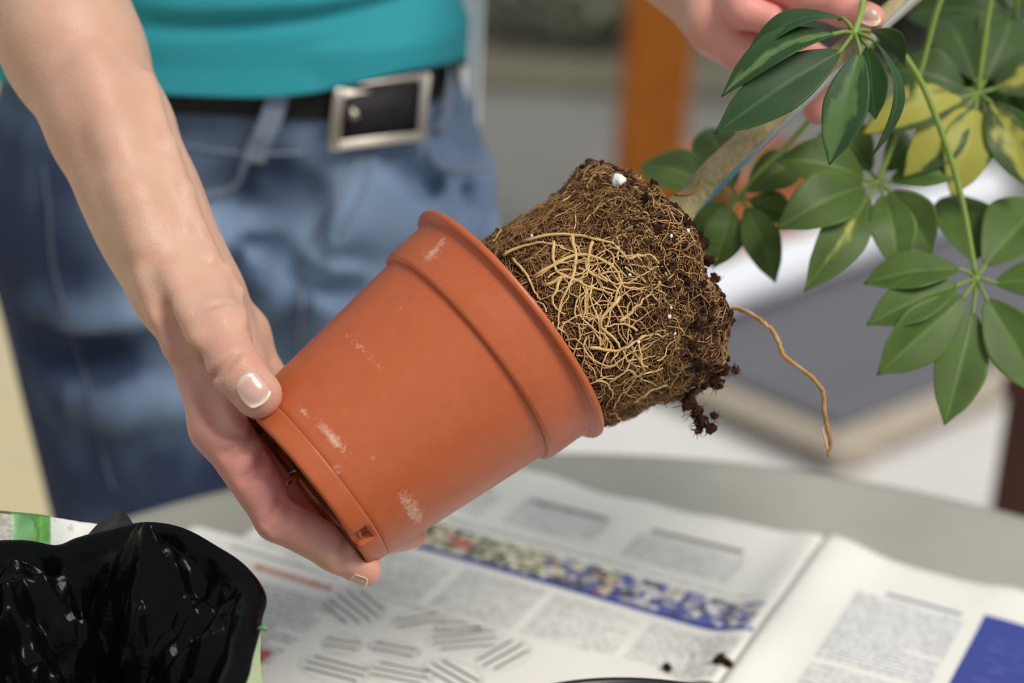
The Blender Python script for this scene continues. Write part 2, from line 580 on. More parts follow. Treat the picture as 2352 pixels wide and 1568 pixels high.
def wall_r(a, z):
    r = .0462 + (z / .0985) * (.0575 - .0462)
    if z < .001: r -= .0008
    if .0105 < z < .0111: r -= .00028                 # moulded line above the base
    if z > .0975: r += 0
    for n_ in NOTCH:
        d = abs((a - n_ + math.pi) % (2 * math.pi) - math.pi)
        if d < HW and z < .0082: r -= .0042
    return r


v, f, lime = pot_grid(rows, wall_r)
o = mk('wall', (RP @ v.T).T + PB, f, M_pot, POT, extra={'lime': lime})
m_ = o.modifiers.new('s', 'SOLIDIFY'); m_.thickness = .0012; m_.offset = -1
# local axes for texture stay in world orientation; fine for noise
rz = [.0975, .0978, .0984, .1000, .108, .116, PL - .0056, PL - .0040, PL - .0037, PL - .0034, PL - .0026, PL - .0008, PL, PL, PL - .001]
rr = [.0572, .0602, .0613, .0618, .0625, .0630, .0635, .0635, .0640, .0672, .0679, .0681, .0674, .0655, .0640]
v = []; lime = []
for a in cols:
    for z, r in zip(rz, rr):
        r2 = r + .00025 * math.sin(3 * a + 1) * (z > .12)
        q = np.array([r2 * math.cos(a), r2 * math.sin(a), z]); v.append(q); lime.append(lime_at(q))
n, m = len(cols), len(rz)
f = [(i * m + k, ((i + 1) % n) * m + k, ((i + 1) % n) * m + k + 1, i * m + k + 1) for i in range(n) for k in range(m - 1)]
o = mk('rim_band', (RP @ np.array(v).T).T + PB, f, M_pot, POT, extra={'lime': lime})
# inner wall
iz = [PL - .001, .11, .09, .05, .012, .0105]
ir = [.0640, .0618, .0560, .0515, .0466, .0455]
v, f = lathe(list(zip(ir, iz)), 96)
mk('inner_wall', (RP @ v.T).T + PB, f, M_pot, POT, extra={'lime': [0] * len(v)})
# base disc with drain holes, raised centre and foot ridges
HOLES = [(.0345, na + .45 + k * math.pi / 4, .0052) for k in range(8)] + [(0, 0, .006)]
def base_z(r):
    return .0035 + (.0022 if r < .026 else 0)
g = 110
xs = np.linspace(-.0452, .0452, g)
v, idx, f = [], -np.ones((g, g), int), []
for i, x in enumerate(xs):
    for j, y in enumerate(xs):
        r = math.hypot(x, y)
        if r > .0452: continue
        if any((x - hr * math.cos(ha)) ** 2 + (y - hr * math.sin(ha)) ** 2 < rh ** 2 for hr, ha, rh in HOLES): continue
        idx[i, j] = len(v); v.append((x, y, base_z(r)))
for i in range(g - 1):
    for j in range(g - 1):
        q = (idx[i, j], idx[i + 1, j], idx[i + 1, j + 1], idx[i, j + 1])
        if min(q) >= 0: f.append(q)
o = mk('base', (RP @ np.array(v).T).T + PB, f, M_pot, POT, smooth=False, extra={'lime': [0] * len(v)})
m_ = o.modifiers.new('s', 'SOLIDIFY'); m_.thickness = .0014; m_.offset = 0
for k in range(8):
    a0 = na + .45 + k * math.pi / 4 + .22
    v, f = [], []
    for t in np.linspace(0, .36, 10):
        a = a0 + t
        for r, z in ((.0425, .003), (.0425, -.0006), (.0440, -.0006), (.0440, .003)): v.append((r * math.cos(a), r * math.sin(a), z))
    for i in range(9):
        for q in range(4): f.append((i * 4 + q, i * 4 + (q + 1) % 4, i * 4 + 4 + (q + 1) % 4, i * 4 + 4 + q))
    f += [(3, 2, 1, 0), (36, 37, 38, 39)]
    mk('foot_ridge', (RP @ np.array(v).T).T + PB, f, M_pot, POT, smooth=False, extra={'lime': [0] * len(v)})
# mould seam running up the wall
q0, q1 = pl(720, 850), pl(940, 640)
aa = math.atan2((q0 + q1)[1], (q0 + q1)[0])
sp = [RP @ np.array([(wall_r(0, z) + .00002) * math.cos(aa), (wall_r(0, z) + .00002) * math.sin(aa), z]) + PB for z in np.linspace(.014, .096, 20)]
b = MB(); b.tube(sp, .00014, 5); o = b.build('mould_seam', M_pot, POT)
# ================================================================== plant: root ball, stem, leaves
G0, G1 = P(1255, 757, .957), P(1560, 610, .972)
GL = np.linalg.norm(G1 - G0); GA = (G1 - G0) / GL
GX = unit(CU - GA * (CU @ GA)); GY = np.cross(GA, GX)
if GY @ CB < 0: GY = -GY
M_soil = mat('dark_soil', (.040, .015, .007), .95, .2, noise_=[(120, (.085, .026, .010), .8), (400, (.012, .006, .004), .7)], bump=(350, 1.0, .004))
M_root = mat('roots', (.5, .3, .12), .7, .25, attr='Col')
M_perl = mat('perlite', (.85, .84, .80), .9, noise_=(200, (.70, .68, .62), .5), bump=(300, .5, .001))
PLANT = empty('umbrella_plant', G0, 'variegated umbrella plant with exposed root ball drawn out of the pot', 'plant')


def gr(s):
    """radius of the ball along its axis, s in metres from the rim plane"""
    return np.interp(s, [-.045, 0, .03, .052, .062, .070, .075, .077], [.041, .0520, .0550, .0565, .0555, .0500, .034, .001])


def gbump(t, s, f=1.0):
    q = Vector((math.cos(t) * 3, math.sin(t) * 3, s * 55))
    b_ = noise.noise(q) * .0022 + noise.noise(q * 2.7) * .0011
    if s > .045: b_ += (noise.noise(q * 1.6 + Vector((5, 1, 2))) * .0055 + abs(noise.noise(q * 4.1)) * .003) * min(1, (s - .045) / .015)
    # overhanging flake on the upper edge
    b_ += .0050 * math.exp(-((s - .050) / .010) ** 2 - ((t - .10) / .55) ** 2)
    return b_


def gp(t, s, off=0):
    r = gr(s) + gbump(t, s) + off
    sa = s + (.006 * noise.noise(Vector((math.cos(t) * 2.5, math.sin(t) * 2.5, s * 30 + 7))) if s > .05 else 0)
    return G0 + GA * sa + (GX * math.cos(t) + GY * math.sin(t)) * r


nt_, ns_ = 220, 120
v = [gp(2 * math.pi * i / nt_, s) for i in range(nt_) for s in np.linspace(-.045, .0768, ns_)]
f = [(i * ns_ + k, ((i + 1) % nt_) * ns_ + k, ((i + 1) % nt_) * ns_ + k + 1, i * ns_ + k + 1) for i in range(nt_) for k in range(ns_ - 1)]
BALL = mk('root_ball', v, f, M_soil, PLANT)


_gt = np.array([(t, s) for t in np.linspace(-.3, math.pi + .3, 120) for s in np.linspace(-.01, .075, 40)])
_gq = np.array([gp(t, s) for t, s in _gt])
_gc = (_gq - CO) @ CM
_gpx = np.stack([1176 + FPX * _gc[:, 0] / -_gc[:, 2], 784 - FPX * _gc[:, 1] / -_gc[:, 2]], 1)
_gfront = ((_gq - G0) - np.outer((_gq - G0) @ GA, GA)) @ CB > -.02


def gt(x, y):
    """(angle, s) on the ball of a pixel"""
    e = ((_gpx - (x, y)) ** 2).sum(1) + np.where(_gfront, 0, 1e6)
    return _gt[int(e.argmin())]


rnd = random.Random(3)
roots = MB()
PALE = np.array((.60, .39, .165)); TAN = np.array((.37, .20, .072)); BRN = np.array((.17, .080, .030)); DRK = np.array((.070, .030, .013))


def root_walk(t, s, ang, n, step, r0, lift, col, wig=.5, lift2=None, sides=4):
    pts = []
    ln = lift
    for i in range(n):
        pts.append(gp(t, s, ln))
        R_ = max(gr(s), .02)
        t += math.cos(ang) * step / R_
        s += math.sin(ang) * step
        s = min(max(s, -.02), .075)
        ang += rnd.gauss(0, wig)
        ln = lift + rnd.uniform(-.0003, .0006)
        if lift2: ln += lift2 * (i / n) ** 2
    rad = np.linspace(r0, r0 * .55, n)
    sh = rnd.uniform(.75, 1.2)
    cols = [tuple(np.clip(col * sh * rnd.uniform(.85, 1.12), 0, 1)) for _ in range(n)]
    roots.tube(pts, rad, sides, cols, cap=False)


# fine matted roots; thin over the bare window of soil in the middle
for k in range(3300):
    t = rnd.uniform(-.45, math.pi + .45); s = rnd.uniform(-.012, .054)
    win = math.exp(-((t - 1.45) / .55) ** 2 - ((s - .020) / .018) ** 2)
    if rnd.random() < win * .93: continue
    c = TAN if rnd.random() < .62 else BRN
    root_walk(t, s, rnd.gauss(.2, 1.0), rnd.randint(6, 11), rnd.uniform(.0016, .0028), rnd.uniform(.00014, .00030), rnd.uniform(-.0003, .0006), c, .33, lift2=rnd.choice([0, 0, 0, .0025]))
for k in range(120):       # paler, thicker net
    t = rnd.gauss(1.45, .50); s = rnd.uniform(-.008, .034)
    root_walk(t, s, rnd.choice([.3, 1.4, 2.6, -.4]) + rnd.gauss(0, .5), rnd.randint(7, 13), rnd.uniform(.002, .003), rnd.uniform(.0003, .00065), rnd.uniform(.0005, .0014), PALE, .38, sides=5)
for k in range(2600):      # crumbly crown: short crooked bits
    t = rnd.uniform(-.6, math.pi + .6); s = rnd.uniform(.036, .074)
    c = rnd.choice([PALE * .8, TAN, TAN, BRN, BRN, DRK, DRK])
    root_walk(t, s, rnd.uniform(0, 6.3), rnd.randint(4, 8), rnd.uniform(.0014, .0026), rnd.uniform(.0002, .00052), rnd.uniform(0, .0014), c, .5, lift2=rnd.choice([0, .002, .004]))
for k in range(260):       # whisker ends standing off
    t = rnd.uniform(-.5, math.pi + .5); s = rnd.uniform(.03, .074)
    root_walk(t, s, rnd.uniform(0, 6.3), rnd.randint(4, 7), .0018, .00018, .0006, rnd.choice([TAN, BRN]), .6, lift2=rnd.uniform(.003, .008))
o = roots.build('root_mat', M_root, BALL, usecol=True)
o['kind'] = 'stuff'
# main pale roots traced over the soil window
mr_ = [[(1200, 560), (1260, 545), (1330, 545), (1400, 560), (1440, 600)], [(1310, 545), (1325, 600), (1310, 650), (1285, 700), (1275, 760)], [(1225, 640), (1280, 610), (1330, 590), (1390, 600), (1425, 640), (1415, 690), (1430, 740)],
       [(1250, 660), (1300, 640), (1350, 660), (1400, 670)], [(1180, 600), (1215, 640), (1240, 690)], [(1360, 560), (1350, 620), (1390, 650)], [(1420, 680), (1380, 740), (1420, 790), (1400, 830)], [(1290, 640), (1270, 690), (1300, 720)], [(1270, 560), (1280, 620), (1320, 650)],
       [(1160, 590), (1220, 570), (1290, 575)], [(1440, 600), (1490, 590), (1530, 640)], [(1420, 740), (1470, 700), (1510, 650)], [(1350, 800), (1420, 800), (1480, 770)]]
b = MB()
for ln in mr_:
    tp = spline([gt(*q) for q in ln], 14)
    b.tube([gp(a[0] + rnd.uniform(-.01, .01), a[1] + rnd.uniform(-.0004, .0004), .0014) for a in tp], np.linspace(.0009, .00045, 14), 6, [tuple(PALE * rnd.uniform(.9, 1.15)) for _ in range(14)])
b.build('main_root', M_root, BALL, usecol=True)
# soil crumbs clinging to the crown
def crumb(c, r, seed, n=9):
    vv, ff = [], []
    for i in range(n + 1):
        for j in range(n * 2):
            th = math.pi * i / n; ph = math.pi * j / n
            d = np.array([math.sin(th) * math.cos(ph), math.sin(th) * math.sin(ph), math.cos(th)])
            k = r * (1 + .9 * noise.noise(Vector(d * 1.9) + Vector((seed * 3.1, seed, 0))) + .5 * noise.noise(Vector(d * 4.5) + Vector((seed, 3, seed * 2.3))))
            vv.append(c + d * k)
    for i in range(n):
        for j in range(n * 2):
            j2 = (j + 1) % (n * 2)
            ff.append((i * n * 2 + j, (i + 1) * n * 2 + j, (i + 1) * n * 2 + j2, i * n * 2 + j2))
    return vv, ff


b = MB()
for k in range(170):
    t = rnd.uniform(-.4, math.pi + .4); s = rnd.uniform(.046, .074)
    vv, ff = crumb(gp(t, s, rnd.uniform(-.001, .002)), rnd.uniform(.0008, .0024), k, 6)
    b.add(vv, ff)
o = b.build('crown_crumbs', M_soil, BALL); o['kind'] = 'stuff'
# the clump hanging under the crown and its rootlets
hang = MB(); hr = MB()
for (x, y, r, dd) in ((1580, 925, .0042, .952), (1600, 945, .0035, .952), (1612, 968, .0036, .951), (1632, 985, .003, .951), (1605, 988, .0022, .951), (1640, 955, .0022, .952), (1645, 880, .004, .953), (1660, 850, .004, .955), (1690, 850, .0022, .955), (1640, 640, .003, .960), (1612, 560, .004, .962), (1628, 600, .003, .961)):
    vv, ff = crumb(P(x, y, dd), r * .85, x * .01, 8); hang.add(vv, ff)
    for k in range(9):
        a = P(x, y, dd); d = unit([rnd.gauss(0, 1), rnd.gauss(0, 1), rnd.gauss(0, 1)])
        hr.tube([a, a + d * r * 1.1, a + d * r * 1.9 + np.array([rnd.gauss(0, .001), 0, rnd.gauss(0, .001)])], [.0003, .00025, .00012], 4, tuple(rnd.choice([TAN, BRN, DRK])), cap=False)
o = hang.build('hanging_soil_clump', M_soil, BALL); o['kind'] = 'stuff'
o = hr.build('clump_rootlets', M_root, BALL, usecol=True); o['kind'] = 'stuff'
# long dangling root
dp = [(1660, 720, .957), (1688, 708, .952), (1720, 718, .948), (1750, 738, .944), (1775, 760, .942), (1790, 790, .94), (1800, 815, .94), (1830, 840, .939), (1860, 862, .938), (1885, 890, .938), (1892, 905, .937), (1893, 940, .937), (1900, 980, .936), (1908, 1010, .936), (1906, 1030, .936), (1901, 1047, .936)]
sp = spline([P(*q) for q in dp], 70)
sp += np.array([[.0007 * noise.noise(Vector((i * .9, k * 7, 1))) for k in range(3)] for i in range(70)])
rad = np.interp(np.linspace(0, 1, 70), [0, .1, .3, .6, .85, 1], [.0008, .0011, .0012, .0011, .0012, .0006]) * (1 + .18 * np.array([noise.noise(Vector((i * .7, 3, 1))) for i in range(70)]))
cl = [tuple(np.array((.52, .30, .11)) * (1 - .45 * (i / 70)) * (1 + .35 * noise.noise(Vector((i * .35, 1, 9))))) for i in range(70)]
b = MB(); b.tube(sp, rad, 8, cl)
b.tube(spline([P(*q) for q in [(1903, 1035, .936), (1896, 1015, .935), (1890, 990, .935), (1889, 982, .935)]], 10), np.linspace(.0006, .0004, 10), 6, (.6, .42, .2))
b.build('dangling_root', M_root, PLANT, usecol=True)
b = MB(); b.tube(spline([P(*q) for q in [(1550, 445, .945), (1575, 447, .944), (1596, 440, .943), (1606, 425, .943), (1607, 413, .943)]], 14), np.linspace(.0010, .0006, 14), 6, (.36, .16, .05))
b.build('stub_root', M_root, BALL, usecol=True)
# perlite grains
for (x, y, r) in ((1424, 426, .0036), (1448, 636, .0009), (1535, 722, .0011), (1540, 705, .0008), (1458, 785, .0009), (1620, 632, .0014), (1224, 550, .0009), (1542, 762, .0007), (1575, 535, .001), (1545, 548, .0009)):
    t, s = gt(x, y)
    vv, ff = crumb(gp(t, s, .0018 + r * .35), r * .8, x * .013, 6)
    vv = [np.asarray(c_) for c_ in vv]
    b = MB(); b.add(vv, ff); b.build('perlite_grain', M_perl, BALL)

# ------------------------------------------------------------------ stem and stake
M_stem = mat('stem_bark', (.42, .34, .17), .8, .3, noise_=[(60, (.24, .17, .075), .9), (28, (.07, .10, .02), .5), (300, (.55, .47, .28), .4)], bump=(250, .6, .002))
stp = [(1545, 500, .958), (1590, 452, .962), (1650, 385, .966), (1740, 300, .972), (1850, 195, .98), (1960, 100, .988), (2080, 0, .997), (2200, -105, 1.01), (2330, -220, 1.03), (2420, -320, 1.05)]
sp = spline([P(*q) for q in stp], 60)
rad = np.interp(np.linspace(0, 1, 60), [0, .06, .12, .5, 1], [.0095, .0075, .0068, .006, .0045]) * (1 + .06 * np.array([noise.noise(Vector((i * .5, 2, 2))) for i in range(60)]))
b = MB(); b.tube(sp, rad, 18); b.build('stem', M_stem, PLANT)
STEM = sp
M_stake = mat('stake_grey', (.30, .31, .31), .4, .5, attr='Col')
skp = [(1568, 512, .957), (1598, 478, .961), (1690, 385, .967), (1840, 240, .977), (1970, 118, .985), (2092, 4, .993), (2235, -128, 1.006)]
sk = spline([P(*q) for q in skp], 40)
b = MB(); b.tube(sk, .0024, 12, [((.03, .17, .27) if i < 11 else tuple(np.array((.03, .17, .27)) * (1 - min(1, (i - 11) / 8)) + np.array((.31, .31, .30)) * min(1, (i - 11) / 8))) for i in range(40)])
tag(b.build('plant_stake', M_stake, usecol=True), 'thin grey stake with a blue end, tied along the plant stem', 'stake')

# ------------------------------------------------------------------ leaves
def leaf_mat():
    m = mat('umbrella_leaf', (.05, .12, .03), .48, .32, attr='Col', bump=(300, .1, .0005))
    b_ = m.node_tree.nodes['Principled BSDF']
    b_.inputs['Transmission Weight'].default_value = 0
    nt = m.node_tree
    tr = nt.nodes.new('ShaderNodeBsdfTranslucent'); mx = nt.nodes.new('ShaderNodeMixShader')
    out = nt.nodes['Material Output']
    src = b_.inputs['Base Color'].links[0].from_socket
    g_ = nt.nodes.new('ShaderNodeMix'); g_.data_type = 'RGBA'; g_.blend_type = 'MULTIPLY'; g_.inputs[0].default_value = 1
    nt.links.new(src, g_.inputs[6]); g_.inputs[7].default_value = (1.5, 1.6, .6, 1)
    nt.links.new(g_.outputs[2], tr.inputs[0])
    mx.inputs[0].default_value = .28
    nt.links.new(b_.outputs[0], mx.inputs[1]); nt.links.new(tr.outputs[0], mx.inputs[2]); nt.links.new(mx.outputs[0], out.inputs[0])
    return m


M_leaf = leaf_mat()
M_pet = mat('leaf_stalk', (.20, .30, .05), .5, .4, noise_=(60, (.28, .36, .09), .5))


def leaflet(parent, hub, base, tip, wid, bend=.12, face=None, var=0., tone=(.040, .105, .028), fold=.18, seed=0, vcol=(.50, .50, .10)):
    """one leaflet: short stalk from the hub, then a blade from base to tip"""
    hub, base, tip = map(np.asarray, (hub, base, tip))
    ax = tip - base; L_ = np.linalg.norm(ax); a = ax / L_
    face = CB if face is None else unit(face)
    n = unit(face - a * (face @ a)); side = np.cross(n, a)
    nu, nv = 22, 8
    vv, ff, cc = [], [], []
    for i in range(nu + 1):
        t = i / nu
        w = wid * .5 * (math.sin(math.pi * min(1, t * .97 + .015)) ** .75) * (1.12 - .35 * abs(t - .52)) if 0 < i < nu else wid * .02
        if t > .82: w *= (1 - ((t - .82) / .18) ** 1.5 * .55)
        c = base + ax * t + n * (bend * L_ * math.sin(math.pi * t) - bend * .5 * L_ * t * t) + np.array([0, 0, -.04 * L_ * t * t])
        for j in range(-nv, nv + 1):
            s = j / nv
            p = c + side * (s * w) + n * (fold * abs(s) * w + .03 * w * math.sin(7 * t + 2 * s + seed))
            vv.append(p)
            z = noise.noise(Vector((t * 3.1 + seed, s * 1.3, seed * 1.7))) + .5 * noise.noise(Vector((t * 9 + seed, s * 4, 3)))
            k = 0
            if var > 0:
                k = min(1, max(0, (var - abs(s) * .9 + z * .55) * 5))
            base_c = np.array(tone) * (1 + .25 * z)
            if abs(s) < .07: base_c = base_c * 1.5 + .01
            if abs(s) > .98: base_c = base_c * 1.5
            cc.append(tuple(np.clip(base_c * (1 - k) + np.array(vcol) * k, 0, 1)))
    m = 2 * nv + 1
    for i in range(nu):
        for j in range(m - 1): ff.append((i * m + j, i * m + j + 1, (i + 1) * m + j + 1, (i + 1) * m + j))
    # stalk
    n0 = len(vv)
    tv, tf = tube([hub, hub * .5 + base * .5 + n * .001, base, base + ax * .05], [.0011, .0009, .0010, .0005], 6)
    vv += list(tv); ff += [tuple(i + n0 for i in q) for q in tf]; cc += [(.24, .34, .08)] * len(tv)
    o = mk('leaflet', vv, ff, M_leaf, parent, True, col=np.array(cc))
    sm = o.modifiers.new('thick', 'SOLIDIFY'); sm.thickness = .00035; sm.offset = 0
    return o


def whorl(hub, petiole, leaves, tone, var=0, vcol=(.50, .50, .10), pr=.0014):
    hw = P(*hub)
    b = MB()
    sp = spline([P(*q) for q in petiole] if not hasattr(petiole[0][0], '__len__') else petiole, 26)
    b.tube(sp, np.linspace(pr * 1.15, pr, 26), 8)
    vv, ff = lathe([(.0001, .0022), (.0016, .0014), (.0022, 0), (.0016, -.0014), (.0001, -.0022)], 10)
    b.add(vv + hw, ff)
    w = b.build('compound_leaf', M_pet, PLANT)
    for i, lf in enumerate(leaves):
        (bx_, by_, bd), (tx_, ty_, td), wd_ = lf[:3]
        kw = lf[3] if len(lf) > 3 else {}
        kw = dict(dict(tone=tone, var=var, vcol=vcol, seed=i * 1.37 + hub[0] * .01), **kw)
        leaflet(w, hw, P(bx_, by_, bd), P(tx_, ty_, td), wd_ * .00021 * td, **kw)
    return w


DG = (.036, .088, .026)      # dark blue-green of the near whorl
MG = (.092, .155, .030)
LG = (.095, .165, .035)
# near whorl in front of the stem
h = (1962, 75, .935)
whorl(h, [(1962, 75, .935), (1978, 30, .94), (1995, -20, .955), (2090, -60, .99), (2180, -90, 1.008)],
      [((1937, 42, .936), (1700, 125, .925), 85, dict(face=CB * .5 + CU * .9, bend=.16)),
       ((1915, 78, .930), (1657, 195, .915), 92, dict(face=CB * .8 + CU * .8, bend=.14, var=.18, vcol=(.18, .27, .10))),
       ((1930, 118, .928), (1643, 292, .912), 118, dict(face=CB * 1 + CU * .25 + CR * .1, bend=.05)),
       ((1976, 118, .926), (1906, 368, .918), 98, dict(face=CB + CR * -.1, bend=.04, var=.55, vcol=(.11, .20, .06))),
       ((1992, 105, .940), (2012, 268, .95), 70, dict(bend=.0, tone=(.04, .10, .025))),
       ((2008, 92, .932), (2025, 352, .932), 66, dict(face=CB * .5 + CR * .8 + CU * .2, bend=.20)),
       ((1995, 70, .950), (2080, 130, .99), 60, dict(face=CU, bend=.1))], DG)
# lower right whorl, long stalk from the stem
whorl((2242, 640, 1.01), [(2030, 75, .990), (2075, 125, .992), (2130, 220, .997), (2200, 420, 1.005), (2242, 640, 1.01)],
      [((2205, 618, 1.005), (1985, 640, 1.0), 112, dict(face=CB + CU * .9, bend=.05)),
       ((2200, 655, 1.0), (1992, 735, .99), 105, dict(face=CB + CU * .5, bend=.05)),
       ((2215, 680, 1.0), (2018, 850, .985), 125, dict(face=CB, bend=.05)),
       ((2235, 715, 1.0), (2172, 966, .985), 118, dict(face=CB, bend=.03)),
       ((2265, 685, 1.0), (2395, 900, .985), 130, dict(face=CB + CU * .1, bend=.03)),
       ((2285, 650, 1.01), (2500, 650, 1.0), 120, dict(face=CB + CU * .8, bend=.05)),
       ((2262, 610, 1.02), (2400, 450, 1.06), 150, dict(face=CB + CU * .5, bend=.06)),
       ((2235, 600, 1.025), (2200, 430, 1.07), 145, dict(face=CB + CU * .3, bend=.05))], MG, pr=.0015)
# middle whorl
whorl((2015, 420, 1.04), [(2230, -130, 1.013), (2160, 0, 1.02), (2115, 160, 1.03), (2060, 310, 1.038), (2015, 420, 1.04)],
      [((1985, 412, 1.035), (1790, 355, 1.02), 125, dict(face=CB + CU * .4)),
       ((1985, 430, 1.03), (1790, 510, 1.0), 130, dict(face=CB + CU * .3)),
       ((1995, 450, 1.03), (1855, 652, 1.0), 105, dict(face=CB, var=.1)),
       ((2030, 450, 1.03), (2065, 610, 1.01), 105, dict(face=CB)),
       ((2045, 440, 1.035), (2142, 572, 1.02), 110, dict(face=CB)),
       ((2045, 415, 1.04), (2200, 395, 1.03), 85, dict(face=CB + CU * .6)),
       ((2000, 395, 1.05), (1890, 280, 1.09), 110, dict(face=CB + CU * .3)),
       ((2030, 392, 1.05), (2100, 300, 1.09), 100, dict())], MG)
# yellow variegated whorl at the upper right
YL = (.44, .42, .08)
whorl((2245, 215, 1.05), [(2320, -215, 1.033), (2295, -90, 1.035), (2272, 20, 1.042), (2245, 215, 1.05)],
      [((2240, 250, 1.045), (2190, 440, 1.03), 115, dict(var=.95, vcol=YL)),
       ((2220, 245, 1.045), (2080, 395, 1.03), 110, dict(var=.75, vcol=YL)),
       ((2210, 225, 1.045), (1985, 290, 1.03), 105, dict(var=.75, vcol=YL, face=CB + CU * .4)),
       ((2215, 205, 1.05), (2040, 150, 1.05), 120, dict(face=CB + CU * .4)),
       ((2240, 185, 1.055), (2160, 20, 1.09), 130, dict()),
       ((2262, 185, 1.06), (2330, 10, 1.1), 140, dict()),
       ((2280, 205, 1.055), (2480, 120, 1.07), 130, dict(var=.25, vcol=YL)),
       ((2275, 235, 1.045), (2370, 420, 1.03), 120, dict(var=.45, vcol=YL)),
       ((2260, 245, 1.05), (2300, 370, 1.05), 70, dict(var=.8, vcol=YL))], (.060, .110, .028))
# small whorl beside the root ball and the single pale leaf
whorl((1695, 455, 1.05), [(2090, -20, 1.003), (1990, 120, 1.03), (1830, 310, 1.05), (1740, 400, 1.05), (1695, 455, 1.05)],
      [((1715, 475, 1.045), (1782, 638, 1.03), 85, dict(face=CB)),
       ((1680, 480, 1.045), (1640, 610, 1.04), 92, dict(face=CB)),
       ((1715, 440, 1.05), (1850, 355, 1.06), 95, dict(face=CB + CU * .3)),
       ((1720, 460, 1.05), (1830, 500, 1.05), 70, dict(face=CB + CU * .3)),
       ((1670, 470, 1.05), (1580, 540, 1.05), 90, dict(face=CB)),
       ((1685, 430, 1.06), (1620, 280, 1.09), 110, dict(face=CB, tone=(.12, .19, .06))),
       ((1665, 445, 1.06), (1465, 365, 1.09), 100, dict(face=CB + CU * .3, tone=(.16, .24, .07)))], MG)
# leaves high at the upper right corner
whorl((2330, 60, 1.10), [(2350, -240, 1.035), (2345, -120, 1.06), (2330, 60, 1.10)],
      [((2320, 90, 1.1), (2290, 330, 1.09), 130), ((2300, 75, 1.1), (2100, 190, 1.09), 140), ((2305, 45, 1.11), (2080, 20, 1.13), 150, dict(face=CB + CU * .5)), ((2350, 90, 1.1), (2440, 320, 1.09), 140), ((2355, 50, 1.1), (2560, 40, 1.1), 140), ((2330, 30, 1.12), (2320, -150, 1.16), 140), ((2310, 40, 1.12), (2160, -110, 1.16), 140)], (.055, .10, .025))
# ================================================================== person
PCX, PCY = P(545, 250, 1.36)[:2]
PERSON = empty('person', (PCX, PCY, 0), 'person in teal t-shirt and blue jeans holding the tilted pot and plant stem', 'person')


def skin_mat():
    m = mat('skin', (.6, .35, .25), .45, .35, attr='Col', noise_=[(75, (.58, .24, .17), .38), (28, (.68, .45, .33), .35)], sss=.18)
    nt = m.node_tree; N = nt.nodes; L = nt.links
    b_ = N['Principled BSDF']
    tc = N.new('ShaderNodeTexCoord')
    vo = N.new('ShaderNodeTexVoronoi'); vo.inputs['Scale'].default_value = 900
    nz = N.new('ShaderNodeTexNoise'); nz.inputs['Scale'].default_value = 110; nz.inputs['Detail'].default_value = 6
    L.new(tc.outputs['Object'], vo.inputs['Vector']); L.new(tc.outputs['Object'], nz.inputs['Vector'])
    ad = N.new('ShaderNodeMath'); ad.operation = 'MULTIPLY_ADD'; ad.inputs[1].default_value = .25
    L.new(vo.outputs['Distance'], ad.inputs[0]); L.new(nz.outputs['Fac'], ad.inputs[2])
    bp = N.new('ShaderNodeBump'); bp.inputs['Strength'].default_value = .4; bp.inputs['Distance'].default_value = .0011
    L.new(ad.outputs[0], bp.inputs['Height']); L.new(bp.outputs[0], b_.inputs['Normal'])
    return m


M_skin = skin_mat()


def J(x, y, d, r):
    return (P(x, y, d), r * .001)


# ---- right arm and hand (thumb toward the camera, fingers under the pot)
ARM = [J(120, -950, 1.36, 48), J(-40, -380, 1.12, 40), J(120, 0, 1.02, 32), J(172, 120, 1.0, 30.5), J(258, 300, .982, 26), J(325, 450, .967, 24), J(372, 560, .957, 21.5), J(405, 640, .95, 21)]
SHO_R = ARM[0][0]
FING = {
    'index': [J(430, 700, .940, 15), J(502, 978, .925, 12.6), J(636, 1192, .918, 9.8), J(772, 1268, .921, 8.8), J(838, 1310, .924, 7.6)],
    'middle': [J(450, 720, .950, 15), J(540, 975, .945, 12.5), J(680, 1172, .950, 9.6), J(820, 1240, .965, 8.6), J(946, 1226, .990, 7.6)],
    'ring': [J(460, 720, .960, 15), J(580, 955, .964, 12), J(718, 1140, .980, 9), J(850, 1190, 1.0, 8.2), J(950, 1160, 1.02, 7.2)],
    'pinky': [J(452, 662, .962, 16), J(548, 770, .978, 14.5), J(606, 885, .985, 11.5), J(730, 1010, 1.005, 8), J(830, 1040, 1.02, 7)],
}
THUMB = [J(428, 655, .940, 17), J(497, 752, .912, 13.2), J(541, 846, .899, 11.0), J(585, 900, .8975, 10.2)]


def pot_solid(p):
    q = (p - PB) @ RP
    r = np.hypot(q[:, 0], q[:, 1])
    d = (r - pot_r(q[:, 2])) * .99
    return np.maximum(np.maximum(d, -q[:, 2] - .0005), q[:, 2] - PL)


def bump_caps(p, d, caps):
    d = d.copy()
    for (a, b, ra, rb, amt, k) in caps:
        reach = np.linalg.norm(b - a) / 2 + ra + k + .004
        w = np.nonzero((((p - (a + b) / 2) ** 2).sum(1) < reach * reach) & (np.abs(d) < k + .02))[0]
        if not len(w): continue
        e = sd_cone(p[w], a, b, ra, rb)
        d[w] = smin(d[w], e, k) if amt > 0 else -smin(-d[w], e, k)
    return d


def surf_pt(x, y, sdf, d0=.80): return hit(x, y, sdf, d0)


